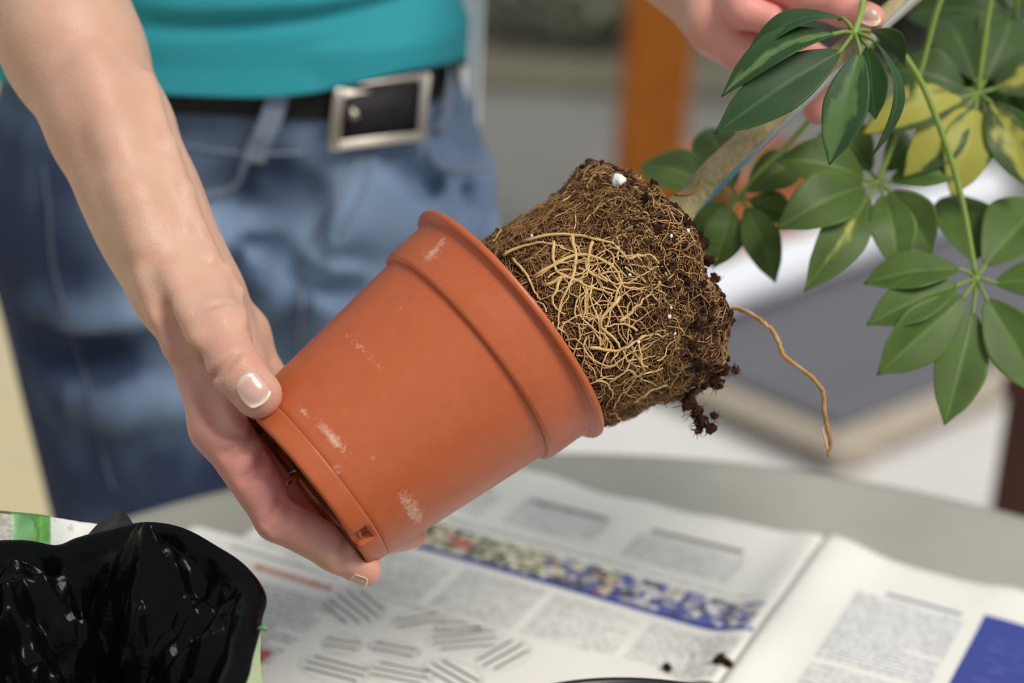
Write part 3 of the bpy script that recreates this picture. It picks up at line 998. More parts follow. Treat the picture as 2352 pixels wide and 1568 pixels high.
def sdf_hand_raw(p):
    arm = None
    for (a, ra), (b, rb) in zip(ARM[:-1], ARM[1:]):
        e = sd_cone(p, a, b, ra, rb, CB, .80)
        arm = e if arm is None else smin(arm, e, .02)
    d = arm
    pal = None
    for n_ in ('index', 'middle', 'ring', 'pinky'):
        c = FING[n_]
        k = 3 if n_ == 'pinky' else 2
        e = chain(p, c[:k], .006)
        pal = e if pal is None else smin(pal, e, .010)
    # palm hollow is kept by the pot subtraction; heel of the hand
    d = smin(d, pal, .022)
    d = smin(d, sd_cone(p, P(470, 700, .955), P(560, 900, .958), .017, .014), .012)
    th = chain(p, THUMB, .005)
    # fleshy distal pad and knuckle
    th = smin(th, sd_cone(p, P(560, 870, .899), P(596, 908, .900), .0095, .0102, CB, 1.12), .004)
    th = smin(th, sd_cone(p, P(440, 680, .945), P(520, 800, .925), .015, .011), .014)
    d = smin(d, th, .012)
    fs = None
    for n_, sl in (('index', 1), ('middle', 1), ('ring', 1), ('pinky', 2)):
        c = FING[n_]
        e = chain(p, c[sl:], .004)
        # soft pads between the creases on the palm side
        for i in range(sl, len(c) - 1):
            m = (c[i][0] + c[i + 1][0]) / 2 + unit(CU * .5 + CR * .6) * .0022
            dirv = (c[i + 1][0] - c[i][0]) * .22
            e = smin(e, sd_cone(p, m - dirv, m + dirv, (c[i][1] + c[i + 1][1]) * .46, (c[i][1] + c[i + 1][1]) * .45), .004)
        fs = e if fs is None else smin(fs, e, .0022)
    d = smin(d, fs, .007)
    return d


HB = None


def sdf_hand_base(p):
    d = sdf_hand_raw(p)
    return d


def build_details():
    caps = []
    def line(pts, r, amt, k, d0=.80, sink=0):
        w = hits(pts, sdf_hand_base, d0)
        for a, b in zip(w[:-1], w[1:]):
            caps.append((a - CB * sink, b - CB * sink, r, r, amt, k))
    # tendons at the wrist and the snuffbox hollow
    line([(330, 640), (366, 716), (396, 800)], .0042, 1, .008, sink=.0030)
    line([(390, 630), (426, 705), (455, 778)], .0036, 1, .008, sink=.0026)
    line([(380, 715), (402, 765), (426, 828)], .0034, -1, .006, sink=-.0022)
    # forearm bone ridge and soft veins
    line([(205, 150), (262, 320), (300, 450), (330, 560)], .006, 1, .012, sink=.0048)
    line([(335, 180), (378, 330), (418, 440), (450, 530), (478, 580)], .0030, 1, .007, sink=.0026)
    line([(486, 596), (520, 622), (548, 672), (556, 740)], .0016, 1, .004, sink=.0010)
    # thumb knuckle creases, thumb root fold, finger creases
    for dx, sz in ((0, .0015), (11, .0013), (23, .0010), (-12, .0012), (-24, .0009)):
        line([(496 + dx, 872 - dx * .75), (508 + dx, 846 - dx * .75), (530 + dx, 824 - dx * .75)], sz, -1, .0020)
    line([(452, 812), (470, 850), (500, 905)], .0026, -1, .006, sink=-.0008)
    for dx in (0, 14, 30):
        line([(450 + dx, 716 - dx * .3), (478 + dx, 700 - dx * .3), (505 + dx, 700 - dx * .2)], .0006, -1, .0020)
    for pts in ([(520, 1042), (560, 1022), (588, 990)], [(632, 1222), (652, 1192), (668, 1160)], [(778, 1302), (790, 1274), (800, 1245)], [(612, 1200), (632, 1175), (648, 1148)], [(560, 1100), (590, 1080), (610, 1050)]):
        line(pts, .0017, -1, .0035)
    line([(478, 930), (505, 985), (556, 1004)], .0014, -1, .005)
    line([(440, 860), (468, 905), (490, 960)], .0020, -1, .008)
    # nail beds
    return caps


CAPS = build_details()


def sdf_hand(p):
    d = bump_caps(p, sdf_hand_base(p), CAPS)
    pot = pot_solid(p)
    # skin presses against the pot without entering it
    return -smin(-d, pot - .0002, .0012)


def bounds(pts, m):
    a = np.array([q for q, _ in pts]); return a.min(0) - m, a.max(0) + m


SHO_L = np.array([PCX + .17, PCY + .01, 1.33])
lo, hi = bounds([q for c in FING.values() for q in c] + THUMB + ARM[1:], .036)
_top = P(0, -330, 1.1)[2]
hi[2] = _top
hv, hf = nets(sdf_hand, lo, hi, .00125)


def sdf_uparm(p):
    d = sd_cone(p, ARM[0][0], ARM[1][0], ARM[0][1], ARM[1][1], CB, .80)
    d = smin(d, sd_cone(p, ARM[1][0], ARM[2][0], ARM[1][1], ARM[2][1], CB, .80), .02)
    q = (p - np.array([0, 0, _top - .006]))[:, 2]
    return np.maximum(d, -q)


lo, hi = bounds(ARM[:2], .06); lo[2] = _top - .012
uv_, uf_ = nets(sdf_uparm, lo, hi, .004)

# ---- left arm and hand behind the stem
LW = P(1500, -190, 1.13)
LARM = [(SHO_L, .048), (P(1420, -560, 1.30), .040), (LW, .025), (P(1560, -110, 1.085), .024)]
LF = {
    'index': [J(1620, -90, 1.06, 14), J(1735, -55, 1.035, 12), J(1860, -2, .992, 9), J(1938, 22, .980, 8.2), J(1998, 42, .974, 7.4)],
    'middle': [J(1620, -60, 1.06, 14), J(1665, 0, 1.035, 11.5), J(1708, 25, 1.0, 8.6), J(1768, 45, .998, 7.8)],
    'ring': [J(1610, -40, 1.075, 14), J(1720, 50, 1.05, 11.5), J(1830, 115, 1.035, 9), J(1915, 165, 1.022, 8.4), J(1880, 250, 1.003, 8.0)],
    'pinky': [J(1600, -40, 1.08, 14), J(1660, 85, 1.06, 12), J(1760, 150, 1.045, 8.8), J(1850, 150, 1.03, 7.6)],
    'thumb': [J(1590, -70, 1.06, 16), J(1640, 60, 1.03, 14), J(1700, 110, 1.02, 11), J(1790, 125, 1.012, 9.5)],
}


def sdf_left(p):
    d = None
    for (a, ra), (b, rb) in zip(LARM[:-1], LARM[1:]):
        e = sd_cone(p, a, b, ra, rb)
        d = e if d is None else smin(d, e, .02)
    d = smin(d, sd_cone(p, P(1560, -110, 1.085), P(1660, 20, 1.06), .026, .024), .02)
    fs = None
    for n_, c in LF.items():
        e = chain(p, c, .004)
        fs = e if fs is None else smin(fs, e, .003)
    d = smin(d, fs, .007)
    st = None
    for a, b in zip(STEM[4:-8:3], STEM[7:-5:3]):
        e = sd_cone(p, a, b, .0062, .0062); st = e if st is None else np.minimum(st, e)
    for a, b in zip(sk[2:-4:4], sk[6::4]):
        st = np.minimum(st, sd_cone(p, a, b, .0032, .0032))
    return -smin(-d, st - .0002, .001)


lo, hi = bounds([q for c in LF.values() for q in c] + LARM[2:], .034)
lv_, lf_ = nets(sdf_left, lo, hi, .0014)
def sdf_lup(p):
    d = sd_cone(p, LARM[0][0], LARM[1][0], LARM[0][1], LARM[1][1])
    return smin(d, sd_cone(p, LARM[1][0], LARM[2][0] , LARM[1][1], LARM[2][1]), .02)
lo, hi = bounds(LARM[:3], .06)
lu_, luf_ = nets(sdf_lup, lo, hi, .005)


def sdf_core(p):
    c = np.array([PCX, PCY, 0])
    d = sd_cone(p, c + [-.02, .01, .92], c + [-.02, .01, 1.20], .070, .080, (0, 1, 0), 1.2)
    d = smin(d, sd_cone(p, c + [.02, .01, .92], c + [.02, .01, 1.20], .070, .080, (0, 1, 0), 1.2), .05)
    d = smin(d, sd_cone(p, SHO_R, SHO_L, .05, .05), .08)
    return smin(d, sd_cone(p, c + [0, .0, 1.28], c + [0, -.01, 1.43], .07, .052), .04)


cv_, cf_ = nets(sdf_core, np.array([PCX - .32, PCY - .2, .80]), np.array([PCX + .32, PCY + .2, 1.50]), .008)

BV = np.vstack([hv, uv_, lv_, lu_, cv_])
off, BF = 0, []
for vv, ff in ((hv, hf), (uv_, uf_), (lv_, lf_), (lu_, luf_), (cv_, cf_)):
    BF.append(ff + off); off += len(vv)
BF = np.vstack(BF)
colr = np.tile(np.array((.60, .375, .262)), (len(BV), 1))
RED = np.array((.66, .225, .20)); PNK = np.array((.60, .29, .215))
def tint(c, w, colr, tgt):
    return colr * (1 - w[:, None]) + tgt * w[:, None]
def near(pt, r, amt):
    return amt * np.exp(-(np.linalg.norm(BV - pt, axis=1) / r) ** 2)
for (x, y, d, r, a) in ((500, 960, .912, .026, .75), (570, 1070, .925, .028, .85), (640, 1170, .915, .024, .7), (720, 1240, .917, .02, .6), (840, 1300, .922, .014, .7), (620, 1090, .94, .03, .7), (600, 1010, .945, .03, .7), (700, 1200, .95, .035, .7), (945, 1230, .985, .02, .75)):
    colr = tint(None, near(P(x, y, d), r, a), colr, RED)
for (x, y, d, r, a) in ((535, 850, .89, .014, .6), (600, 935, .895, .012, .5), (420, 730, .925, .018, .5), (470, 780, .9, .02, .35), (205, 290, .97, .035, .5), (180, 200, .98, .035, .4), (400, 860, .925, .03, .55)):
    colr = tint(None, near(P(x, y, d), r, a), colr, PNK * .95)
for (x, y, r) in ((247, 468, .0016), (211, 241, .0009)):    # two moles
    colr = tint(None, near(hit(x, y, sdf_hand_base, .8), r, .8), colr, np.array((.25, .08, .04)))
for c in LF.values():
    colr = tint(None, near(c[-1][0], .022, .75), colr, RED * 1.15)
    colr = tint(None, near(c[-2][0], .024, .5), colr, RED * 1.2)
colr = tint(None, near(P(1700, 90, 1.03), .05, .45), colr, RED * 1.2)
BODY = mk('body', BV, BF, M_skin, PERSON, True, col=np.clip(colr, 0, 1))
m_ = BODY.modifiers.new('sm', 'SMOOTH'); m_.factor = .5; m_.iterations = 3

# ---- nails
M_nail = mat('nail', (.7, .42, .34), .25, .5, attr='Col', coat=.2)


def nail(c_px, sdf, along, across, L_, W_, d0, nrm, free=.14, lift=0.):
    c = hit(*c_px, sdf, d0)
    n = unit(nrm); u = unit(along - n * (along @ n)); w = np.cross(n, u)
    ff, cc = [], []
    nu, nw = 14, 12
    A_, B_ = [g_.ravel() for g_ in np.meshgrid(np.linspace(-1, 1, nu + 1), np.linspace(-1, 1, nw + 1), indexing='ij')]
    aa = A_ * np.sqrt(1 - B_ * B_ * .42); bb = B_ * np.sqrt(1 - A_ * A_ * .30)
    q = c + np.outer(aa * L_ / 2, u) + np.outer(bb * W_ / 2, w) + n * .006
    mv = np.zeros(len(q))
    for _ in range(16):
        st_ = np.minimum(np.maximum(-.002, sdf(q)) * .7, np.maximum(.0085 - mv, 0))
        mv += st_
        q = q - np.outer(st_, n)
    q = q + np.outer(lift + .00045 - .0006 * bb * bb + np.where(A_ > .8, .0004, 0) - np.where(A_ < -.9, .0006, 0), n)
    vv = list(q)
    for a_, b2 in zip(A_, bb):
        t = (a_ + 1) / 2
        if t > 1 - free + .03 * b2 * b2: cc.append((.74, .62, .46))
        elif t < .20 and abs(b2) < .6: cc.append((.68, .47, .40))
        else: cc.append((.62, .37, .30))
    for i in range(nu):
        for j in range(nw): ff.append((i * (nw + 1) + j, i * (nw + 1) + j + 1, (i + 1) * (nw + 1) + j + 1, (i + 1) * (nw + 1) + j))
    o = mk('fingernail', vv, ff, M_nail, BODY, True, col=np.array(cc))
    s_ = o.modifiers.new('s', 'SOLIDIFY'); s_.thickness = .0006; s_.offset = 0
    return o


fd = THUMB[3][0] - THUMB[2][0]
o = nail((581, 894), sdf_hand, fd, None, .0156, .0136, .80, CB * .95 + CU * .22 + CR * .10, .09, -.0002)
o['label'] = 'pale thumbnail with a cream free edge'
fd = FING['index'][4][0] - FING['index'][3][0]
nail((822, 1338), sdf_hand, fd, None, .0085, .0080, .80, CB * .22 - CU * .95 - CR * .30, .10, -.0003)
fd = LF['index'][4][0] - LF['index'][3][0]
nail((2000, 40), sdf_left, fd, None, .010, .008, .85, CB * .6 + CU * .7, .2)

# ---- ring on the middle finger
a, b_ = FING['middle'][1][0], FING['middle'][2][0]
rc = a + (b_ - a) * .72; ra_ = unit(b_ - a)
n1 = unit(np.cross(ra_, CB)); n2 = np.cross(ra_, n1)
vv, ff = [], []
for i in range(48):
    w = 2 * math.pi * i / 48
    dr = n1 * math.cos(w) + n2 * math.sin(w)
    for k in range(8):
        w2 = 2 * math.pi * k / 8
        vv.append(rc + dr * (.0116 + .0009 * math.cos(w2)) + ra_ * .0020 * math.sin(w2))
    for k in range(8):
        ff.append((i * 8 + k, ((i + 1) % 48) * 8 + k, ((i + 1) % 48) * 8 + (k + 1) % 8, i * 8 + (k + 1) % 8))
M_gold = mat('pale_gold', (.92, .86, .74), .12, metal=1)
o = mk('finger_ring', vv, ff, M_gold, PERSON); o['label'] = 'pale gold finger ring'

# ------------------------------------------------------------------ jeans
HC = np.array([PCX, PCY, 0])


def jeans_base(p):
    d = sd_cone(p, HC + [-.062, .012, .90], HC + [.062, .012, .90], .106, .106)
    d = smin(d, sd_cone(p, HC + [-.050, .0, 1.0], HC + [.038, .0, 1.0], .092, .092), .06)
    hr = sd_cone(p, HC + [-.080, -.012, .86], HC + [-.036, -.030, .50], .092, .064)
    hl = sd_cone(p, HC + [.076, -.004, .86], HC + [.085, -.010, .50], .092, .068)
    lr = smin(hr, sd_cone(p, HC + [-.036, -.030, .50], HC + [-.050, .0, .08], .066, .055), .03)
    ll = smin(hl, sd_cone(p, HC + [.085, -.010, .50], HC + [.085, .02, .08], .066, .055), .03)
    legs = smin(lr, ll, .012)
    return smin(d, legs, .045)


JC = []
def jfold(pts, r, amt, k, sink):
    w = hits(pts, jeans_base, 1.0)
    for a, b_ in zip(w[:-1], w[1:]): JC.append((a - CB * sink, b_ - CB * sink, r, r, amt, k))
jfold([(430, 560), (520, 520), (600, 530), (665, 600)], .012, 1, .024, .003)
jfold([(440, 480), (540, 470), (640, 520)], .008, -1, .025, -.004)
jfold([(470, 640), (560, 600), (640, 640)], .010, 1, .024, .003)
jfold([(690, 600), (760, 560), (900, 520), (1040, 500)], .011, 1, .024, .003)
jfold([(720, 540), (800, 470), (880, 400)], .008, 1, .02, .004)
jfold([(760, 620), (880, 590), (1000, 580)], .010, -1, .024, -.003)
jfold([(900, 440), (1000, 430), (1100, 400)], .010, 1, .024, .003)
jfold([(880, 560), (1000, 540), (1110, 520)], .010, 1, .024, .003)
jfold([(690, 580), (695, 700), (690, 830)], .006, -1, .02, -.004)
jfold([(700, 610), (770, 640), (860, 640)], .008, 1, .018, .002)
jfold([(705, 660), (790, 700), (870, 690)], .008, 1, .018, .002)
jfold([(700, 635), (790, 670), (880, 662)], .006, -1, .016, -.002)
jfold([(520, 700), (600, 690), (660, 700)], .008, 1, .02, .003)
jfold([(560, 570), (630, 590), (672, 640)], .006, -1, .016, -.002)
jfold([(905, 370), (960, 420), (1060, 450)], .006, -1, .016, -.002)
jfold([(640, 400), (700, 450), (720, 520)], .007, -1, .018, -.002)
jfold([(120, 700), (200, 730), (320, 720)], .010, 1, .024, .003)
jfold([(100, 800), (240, 830), (380, 800)], .010, -1, .024, -.003)
jfold([(150, 900), (260, 930), (400, 920)], .010, 1, .024, .003)
jfold([(1000, 640), (900, 680), (820, 720)], .010, 1, .024, .003)


WTOP = 1.012


def sdf_jeans(p):
    d = bump_caps(p, jeans_base(p), JC)
    return np.maximum(np.maximum(d, p[:, 2] - WTOP), .07 - p[:, 2])


jv, jf = nets(sdf_jeans, np.array([PCX - .23, PCY - .20, .05]), np.array([PCX + .24, PCY + .20, 1.03]), .0042)
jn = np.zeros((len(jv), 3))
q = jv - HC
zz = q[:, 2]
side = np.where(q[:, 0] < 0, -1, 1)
fr_ = np.exp(-((q[:, 0] + .030) / .040) ** 2) * np.clip((zz - .72) / .10, 0, 1)  # right thigh wear, with shade painted into its outer side and lower leg
fl_ = np.exp(-((q[:, 0] - .105) / .055) ** 2)  # left thigh wear, set off the crotch to paint the shade there
fade_shade = np.where(q[:, 0] < 0.012, fr_ * .85, fl_) * np.clip((-q[:, 1]) / .06, 0, 1) * np.clip((.955 - zz) / .05, 0, 1)
fade_shade = fade_shade + .30 * np.clip((q[:, 0] + .02) / .1, 0, 1) + .34 * np.clip((zz - .93) / .02, 0, 1) * np.clip((.98 - zz) / .01, 0, 1)  # lit right side painted lighter; paler waistband
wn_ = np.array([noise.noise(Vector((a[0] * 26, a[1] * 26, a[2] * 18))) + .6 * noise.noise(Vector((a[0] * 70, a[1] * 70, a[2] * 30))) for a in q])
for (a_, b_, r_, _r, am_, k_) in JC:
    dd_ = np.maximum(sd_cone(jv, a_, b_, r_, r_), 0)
    fade_shade = fade_shade + (.30 if am_ > 0 else -.30) * np.exp(-(dd_ / .008) ** 2) * np.where(jv[:, 0] < PCX - .10, .25, 1)
fade_shade = np.clip(fade_shade + wn_ * .22, 0, 1)
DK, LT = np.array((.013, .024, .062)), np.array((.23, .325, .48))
jc = DK + (LT - DK) * fade_shade[:, None]
M_denim = mat('denim', (.1, .15, .28), .85, .2, attr='Col', noise_=[(420, (.10, .13, .22), .16), (1500, (.18, .22, .32), .12)], bump=(900, .5, .0008))
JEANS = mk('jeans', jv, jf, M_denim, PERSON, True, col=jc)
m_ = JEANS.modifiers.new('sm', 'SMOOTH'); m_.factor = .5; m_.iterations = 4
M_seam = mat('denim_seam', (.25, .29, .37), .85, .2, noise_=(300, (.13, .17, .27), .6))
M_side = mat('side_seam_denim', (.085, .10, .14), .85, .2)
M_stitch = mat('amber_thread', (.45, .30, .12), .7)


def seam(name, px, r, m, w2=None, d0=1.0):
    c = spline(np.array(px, float), max(8, len(px) * 7))
    w = hits(c, sdf_jeans, d0) + CB * r * .3
    b = MB(); b.tube(w, r, 6)
    return b.build(name, m, JEANS)


seam('pocket_seam', [(330, 485), (420, 462), (510, 440), (548, 415), (570, 350)], .0028, M_seam)
seam('pocket_seam', [(1112, 380), (1060, 392), (1005, 378), (985, 345)], .0026, M_seam)
seam('fly_seam', [(832, 345), (790, 430), (740, 510), (692, 585)], .0018, M_seam)
seam('fly_seam', [(862, 345), (835, 440), (780, 540)], .0012, M_seam)
seam('side_seam', [(100, 380), (112, 480), (120, 600), (155, 730), (195, 860), (225, 990), (260, 1130)], .0013, M_side)
seam('inseam', [(690, 590), (694, 700), (690, 830), (688, 950)], .0016, M_seam)
seam('waistband_seam', [(355, 318), (450, 338), (560, 352), (700, 352)], .0014, M_seam)
seam('pocket_stitching', [(402, 372), (424, 385), (412, 405), (436, 398)], .0010, M_stitch)
M_copper = mat('rivet_copper', (.55, .42, .32), .35, metal=.9)
w = hit(588, 358, sdf_jeans, 1.0)
vv, ff = crumb(w, .0048, 1.5, 8); b = MB(); b.add(vv, ff); b.build('rivet', M_copper, JEANS)
# shoes under the jeans
M_shoe = mat('dark_shoe', (.04, .04, .045), .6)
for sx, sy in ((-.050, 0), (.085, .02)):
    def sdf_shoe(p, sx=sx, sy=sy):
        d = sd_cone(p, HC + [sx, sy + .02, .05], HC + [sx, sy - .13, .035], .045, .034)
        return np.maximum(d, .001 - p[:, 2])
    vv, ff = nets(sdf_shoe, HC + [sx - .07, sy - .2, -.01], HC + [sx + .07, sy + .1, .13], .006)
    mk('shoe', vv, ff, M_shoe, PERSON)

# ------------------------------------------------------------------ belt
M_belt = mat('black_leather', (.008, .008, .008), .6, .25, noise_=(60, (.02, .02, .02), .6), bump=(500, .3, .0006))
BZ, BH = .986, .038


def waist_r(th, z):
    d = np.array([math.sin(th), -math.cos(th), 0])
    o = np.array([PCX, PCY, z]); t = .25
    for _ in range(40):
        e = float(jeans_base((o + d * t)[None])[0])
        if e < 1e-4: break
        t -= e * .9
    return o + d * t, d, t


NB = 140
bel = []
BELR = []
for i in range(NB):
    th = 2 * math.pi * i / NB
    a, d, t = waist_r(th, BZ)
    t0, t1 = t + .0012, t + .0050
    BELR.append(t1)
    for rr_, zz_ in ((t1 - .0004, -BH / 2), (t1, -BH / 2 + .001), (t1, BH / 2 - .001), (t1 - .0004, BH / 2), (t0, BH / 2), (t0, -BH / 2)):
        bel.append(np.array([PCX, PCY, BZ + zz_]) + d * rr_)
bf = [(i * 6 + k, ((i + 1) % NB) * 6 + k, ((i + 1) % NB) * 6 + (k + 1) % 6, i * 6 + (k + 1) % 6) for i in range(NB) for k in range(6)]
BELT = mk('belt', bel, bf, M_belt, PERSON)
M_chrome = mat('worn_nickel', (.52, .47, .40), .36, metal=1, bump=(300, .1, .0005))


def belt_pt(x, y, out=.010):
    c = hit(x, y, jeans_base, 1.0)
    d = unit([c[0] - PCX, c[1] - PCY, 0]); return c + d * out


cor = [belt_pt(758, 206, .011), belt_pt(944, 172, .011), belt_pt(936, 306, .011), belt_pt(748, 326, .011)]
b = MB()
def rail(a, c, w, t):
    mid = [a + (c - a) * s + CB * .0035 * math.sin(math.pi * s) for s in np.linspace(0, 1, 8)]
    V, F_ = [], []
    ax = unit(c - a); n = unit(CB - ax * (CB @ ax)); s_ = np.cross(ax, n)
    for q in mid:
        for p_, q_ in ((-1, -1), (1, -1), (1, 1), (-1, 1)): V.append(q + s_ * w / 2 * p_ + n * t / 2 * q_)
    for i in range(7):
        for k in range(4): F_.append((i * 4 + k, i * 4 + (k + 1) % 4, i * 4 + 4 + (k + 1) % 4, i * 4 + 4 + k))
    F_ += [(3, 2, 1, 0), (28, 29, 30, 31)]
    b.add(V, F_)
for i, w in enumerate((.0068, .0060, .0062, .0070)):
    a_, c_ = cor[i], cor[(i + 1) % 4]
    e_ = unit(c_ - a_) * .003
    rail(a_ - e_, c_ + e_, w, .004)
o = b.build('buckle', M_chrome, BELT, False, bevel=.0008)
vv, ff = crumb(belt_pt(778, 248, .016), .0032, 4.2, 7); b = MB(); b.add(vv, ff); b.build('buckle_stud', M_chrome, BELT)
# belt tongue inside the buckle
b = MB()
tp = [belt_pt(x, 262 - (x - 770) * .1, .0075) for x in np.linspace(764, 938, 10)]
V, F_ = [], []
for q in tp:
    for zz_, n in ((-.0195, 0), (.0195, 0), (.0195, .003), (-.0195, .003)): V.append(q + np.array([0, 0, zz_]) + CB * n)
for i in range(9):
    for k in range(4): F_.append((i * 4 + k, i * 4 + (k + 1) % 4, i * 4 + 4 + (k + 1) % 4, i * 4 + 4 + k))
F_ += [(3, 2, 1, 0), (36, 37, 38, 39)]
b.add(V, F_); b.build('belt_tongue', M_belt, BELT)
# belt loops
def loop(px, w=.014):
    c = [belt_pt(x, y, o_) for x, y, o_ in px]
    c = spline(c, 14)
    V, F_ = [], []
    for i, q in enumerate(c):
        ax = unit(np.gradient(c, axis=0)[i]); d = unit([q[0] - PCX, q[1] - PCY, 0]); s_ = unit(np.cross(ax, d))
        for p_, n in ((-1, 0), (1, 0), (1, 1), (-1, 1)): V.append(q + s_ * w / 2 * p_ + d * .0022 * n)
    for i in range(13):
        for k in range(4): F_.append((i * 4 + k, i * 4 + (k + 1) % 4, i * 4 + 4 + (k + 1) % 4, i * 4 + 4 + k))
    F_ += [(3, 2, 1, 0), (52, 53, 54, 55)]
    b = MB(); b.add(V, F_); return b.build('belt_loop', M_seam, JEANS, False, bevel=.0006)
loop([(640, 195, .004), (630, 218, .007), (616, 262, .008), (600, 305, .007), (588, 335, .004), (582, 368, .002)])
loop([(1012, 150, .004), (1008, 175, .007), (1000, 220, .008), (996, 265, .007), (992, 300, .003)], .012)

# ------------------------------------------------------------------ teal t-shirt
M_shirt = mat('teal_jersey', (.028, .29, .35), .8, .2, noise_=(20, (.034, .31, .37), .5), bump=(900, .3, .0006))
HEM = np.array([(-200, 150), (0, 190), (200, 208), (350, 216), (480, 223), (620, 226), (740, 212), (830, 190), (900, 170), (960, 158), (1010, 150), (1050, 140), (1100, 110), (1400, 60)], float)


def shirt_pt(th, z, fold=1.0):
    k = (z - .95) / .40
    hw = np.interp(z, [.93, 1.0, 1.08, 1.2, 1.33], [.164, .152, .147, .162, .172])
    hd = np.interp(z, [.93, 1.0, 1.08, 1.2, 1.33], [.132, .118, .112, .122, .10])
    c = np.array([PCX - .003, PCY + .006, z])
    s_, c_ = math.sin(th), -math.cos(th)
    hw = hw * (.95 if s_ < 0 else .955)
    x = math.copysign(abs(s_) ** .9, s_) * hw; y = math.copysign(abs(c_) ** .9, c_) * hd
    n = unit([s_ / hw, c_ / hd, 0])
    # soft hanging folds across the belly
    f_ = 0
    for (x0, z0, am, sg, sl, cv, wd_) in SFOLD:
        dx = x - x0
        zc = z0 + sl * dx + cv * dx * dx
        f_ += 1.25 * am * math.exp(-((z - zc) / sg) ** 2) * math.exp(-(dx / wd_) ** 2)
    f_ += .002 * noise.noise(Vector((x * 14, y * 14, z * 10)))
    f_ *= fold * min(1, max(0, (z - .998) / .014))
    q = c + np.array([x, y, 0]) + n * (f_ if y < .03 else f_ * .2)
    dx, dy = q[0] - PCX, q[1] - PCY
    rr_ = math.hypot(dx, dy)
    need = np.interp(math.atan2(dx, -dy) % (2 * math.pi), BTH, BELR2) + .0055 - max(0, z - 1.012) * .5
    if rr_ < need: q[:2] = np.array([PCX, PCY]) + np.array([dx, dy]) * need / rr_
    return q


BTH = np.linspace(0, 2 * math.pi, NB + 1); BELR2 = np.array(BELR + BELR[:1])
SFOLD = [(.045, 1.030, -.0050, .0055, .10, .35, .115), (.050, 1.043, .0036, .0075, .10, .35, .12), (-.01, 1.068, -.0052, .0055, .02, .6, .10), (-.01, 1.083, .0036, .0075, .02, .6, .10), (-.02, 1.054, .0020, .0075, .02, .6, .10), (-.09, 1.045, -.003, .006, -.25, .3, .05), (.12, 1.075, -.004, .006, .5, .2, .05), (.02, 1.105, -.004, .006, .15, .5, .09)]
NS, NZ = 170, 115
sv = []
for i in range(NS):
    th = 2 * math.pi * i / NS
    z = .96
    for _ in range(12):
        q = proj(shirt_pt(th, z, 0))
        if math.cos(th) < 0: break
        z += (q[1] - np.interp(q[0], HEM[:, 0], HEM[:, 1])) * .00028
        z = min(max(z, .93), 1.02)
    if math.cos(th) < 0:
        z = .975
    sv.append(z)
sv = np.array(sv)
for _ in range(8): sv = (np.roll(sv, 1) + 2 * sv + np.roll(sv, -1)) / 4
vv = []
for i in range(NS):
    th = 2 * math.pi * i / NS
    for k in range(NZ + 3):
        t = max(0, k - 3) / (NZ - 1)
        z = sv[i] + (1.34 - sv[i]) * t ** 1.15
        p_ = shirt_pt(th, z)
        if k < 3: p_ = p_ + (np.array([PCX, PCY, z]) - p_) * (.03 - .01 * k) * 1.0 + np.array([0, 0, .006 * (2 - k) / 2])
        vv.append(p_)
m = NZ + 3
ff = [(i * m + k, ((i + 1) % NS) * m + k, ((i + 1) % NS) * m + k + 1, i * m + k + 1) for i in range(NS) for k in range(m - 1)]
# shoulders: close toward the neck
n0 = len(vv)
TOPZ = 1.34
for r_, z_ in ((.85, 1.365), (.6, 1.385), (.42, 1.39)):
    for i in range(NS):
        a = np.array(vv[i * m + m - 1]); c = np.array([PCX, PCY, TOPZ]); q = c + (a - c) * r_; q[2] = z_; vv.append(q)
prev = [i * m + m - 1 for i in range(NS)]
for lv in range(3):
    cur = [n0 + lv * NS + i for i in range(NS)]
    for i in range(NS): ff.append((prev[i], prev[(i + 1) % NS], cur[(i + 1) % NS], cur[i]))
    prev = cur
SHIRT = mk('t_shirt', vv, ff, M_shirt, PERSON)
# short sleeves
for S, E_, r0 in ((SHO_R, ARM[1][0], .062), (SHO_L, LARM[1][0], .060)):
    d = unit(E_ - S)
    b = MB(); b.tube([S - d * .03, S + d * .04, S + d * .09, S + d * .13, S + d * .134, S + d * .128], [r0, r0, r0 - .002, r0 + .002, r0 + .001, r0 - .004], 32, cap=False)
    b.build('sleeve', M_shirt, SHIRT)

# white overshirt hanging open behind the hip
M_cotton = mat('white_cotton', (.86, .86, .85), .85, .2, bump=(700, .3, .0006))
vv, ff = [], []
nz_, nn = 30, 26
for k in range(nz_ + 1):
    for j in range(nn + 1):
        s = j / nn
        y0 = -130; y1 = 286 - 12 * s
        y = y0 + (y1 - y0) * k / nz_
        right = 1110 - 16 * max(0, y) / 286
        x = right - s * 150
        dd = 1.375 + .030 * s * s + .012 * math.sin(4 * s + 1) * (k / nz_) + .004 * math.sin(s * 16) * (k / nz_)
        q = P(x, y, dd)
        vv.append(q)
for k in range(nz_):
    for j in range(nn): ff.append((k * (nn + 1) + j, k * (nn + 1) + j + 1, (k + 1) * (nn + 1) + j + 1, (k + 1) * (nn + 1) + j))
o = mk('overshirt', vv, ff, M_cotton, PERSON); o['label'] = 'white shirt tail hanging at the hip'
s_ = o.modifiers.new('s', 'SOLIDIFY'); s_.thickness = .0022
# ================================================================== newspaper on the table
NO = onz(1890, 1265, TZ)
NU = unit(onz(1180, 1085, TZ) - NO); NV = unit(onz(1700, 1568, TZ) - NO)
NV = unit(NV - NU * (NU @ NV))
M_paper = mat('newsprint', (.82, .80, .74), .8, .2, noise_=(9, (.77, .75, .69), .5), bump=(40, .12, .003))
M_ink = mat('printing_ink', (.1, .1, .1), .8, .1, attr='Col')


def npx(x, y):
    q = onz(x, y, TZ) - NO
    return float(q @ NU), float(q @ NV)


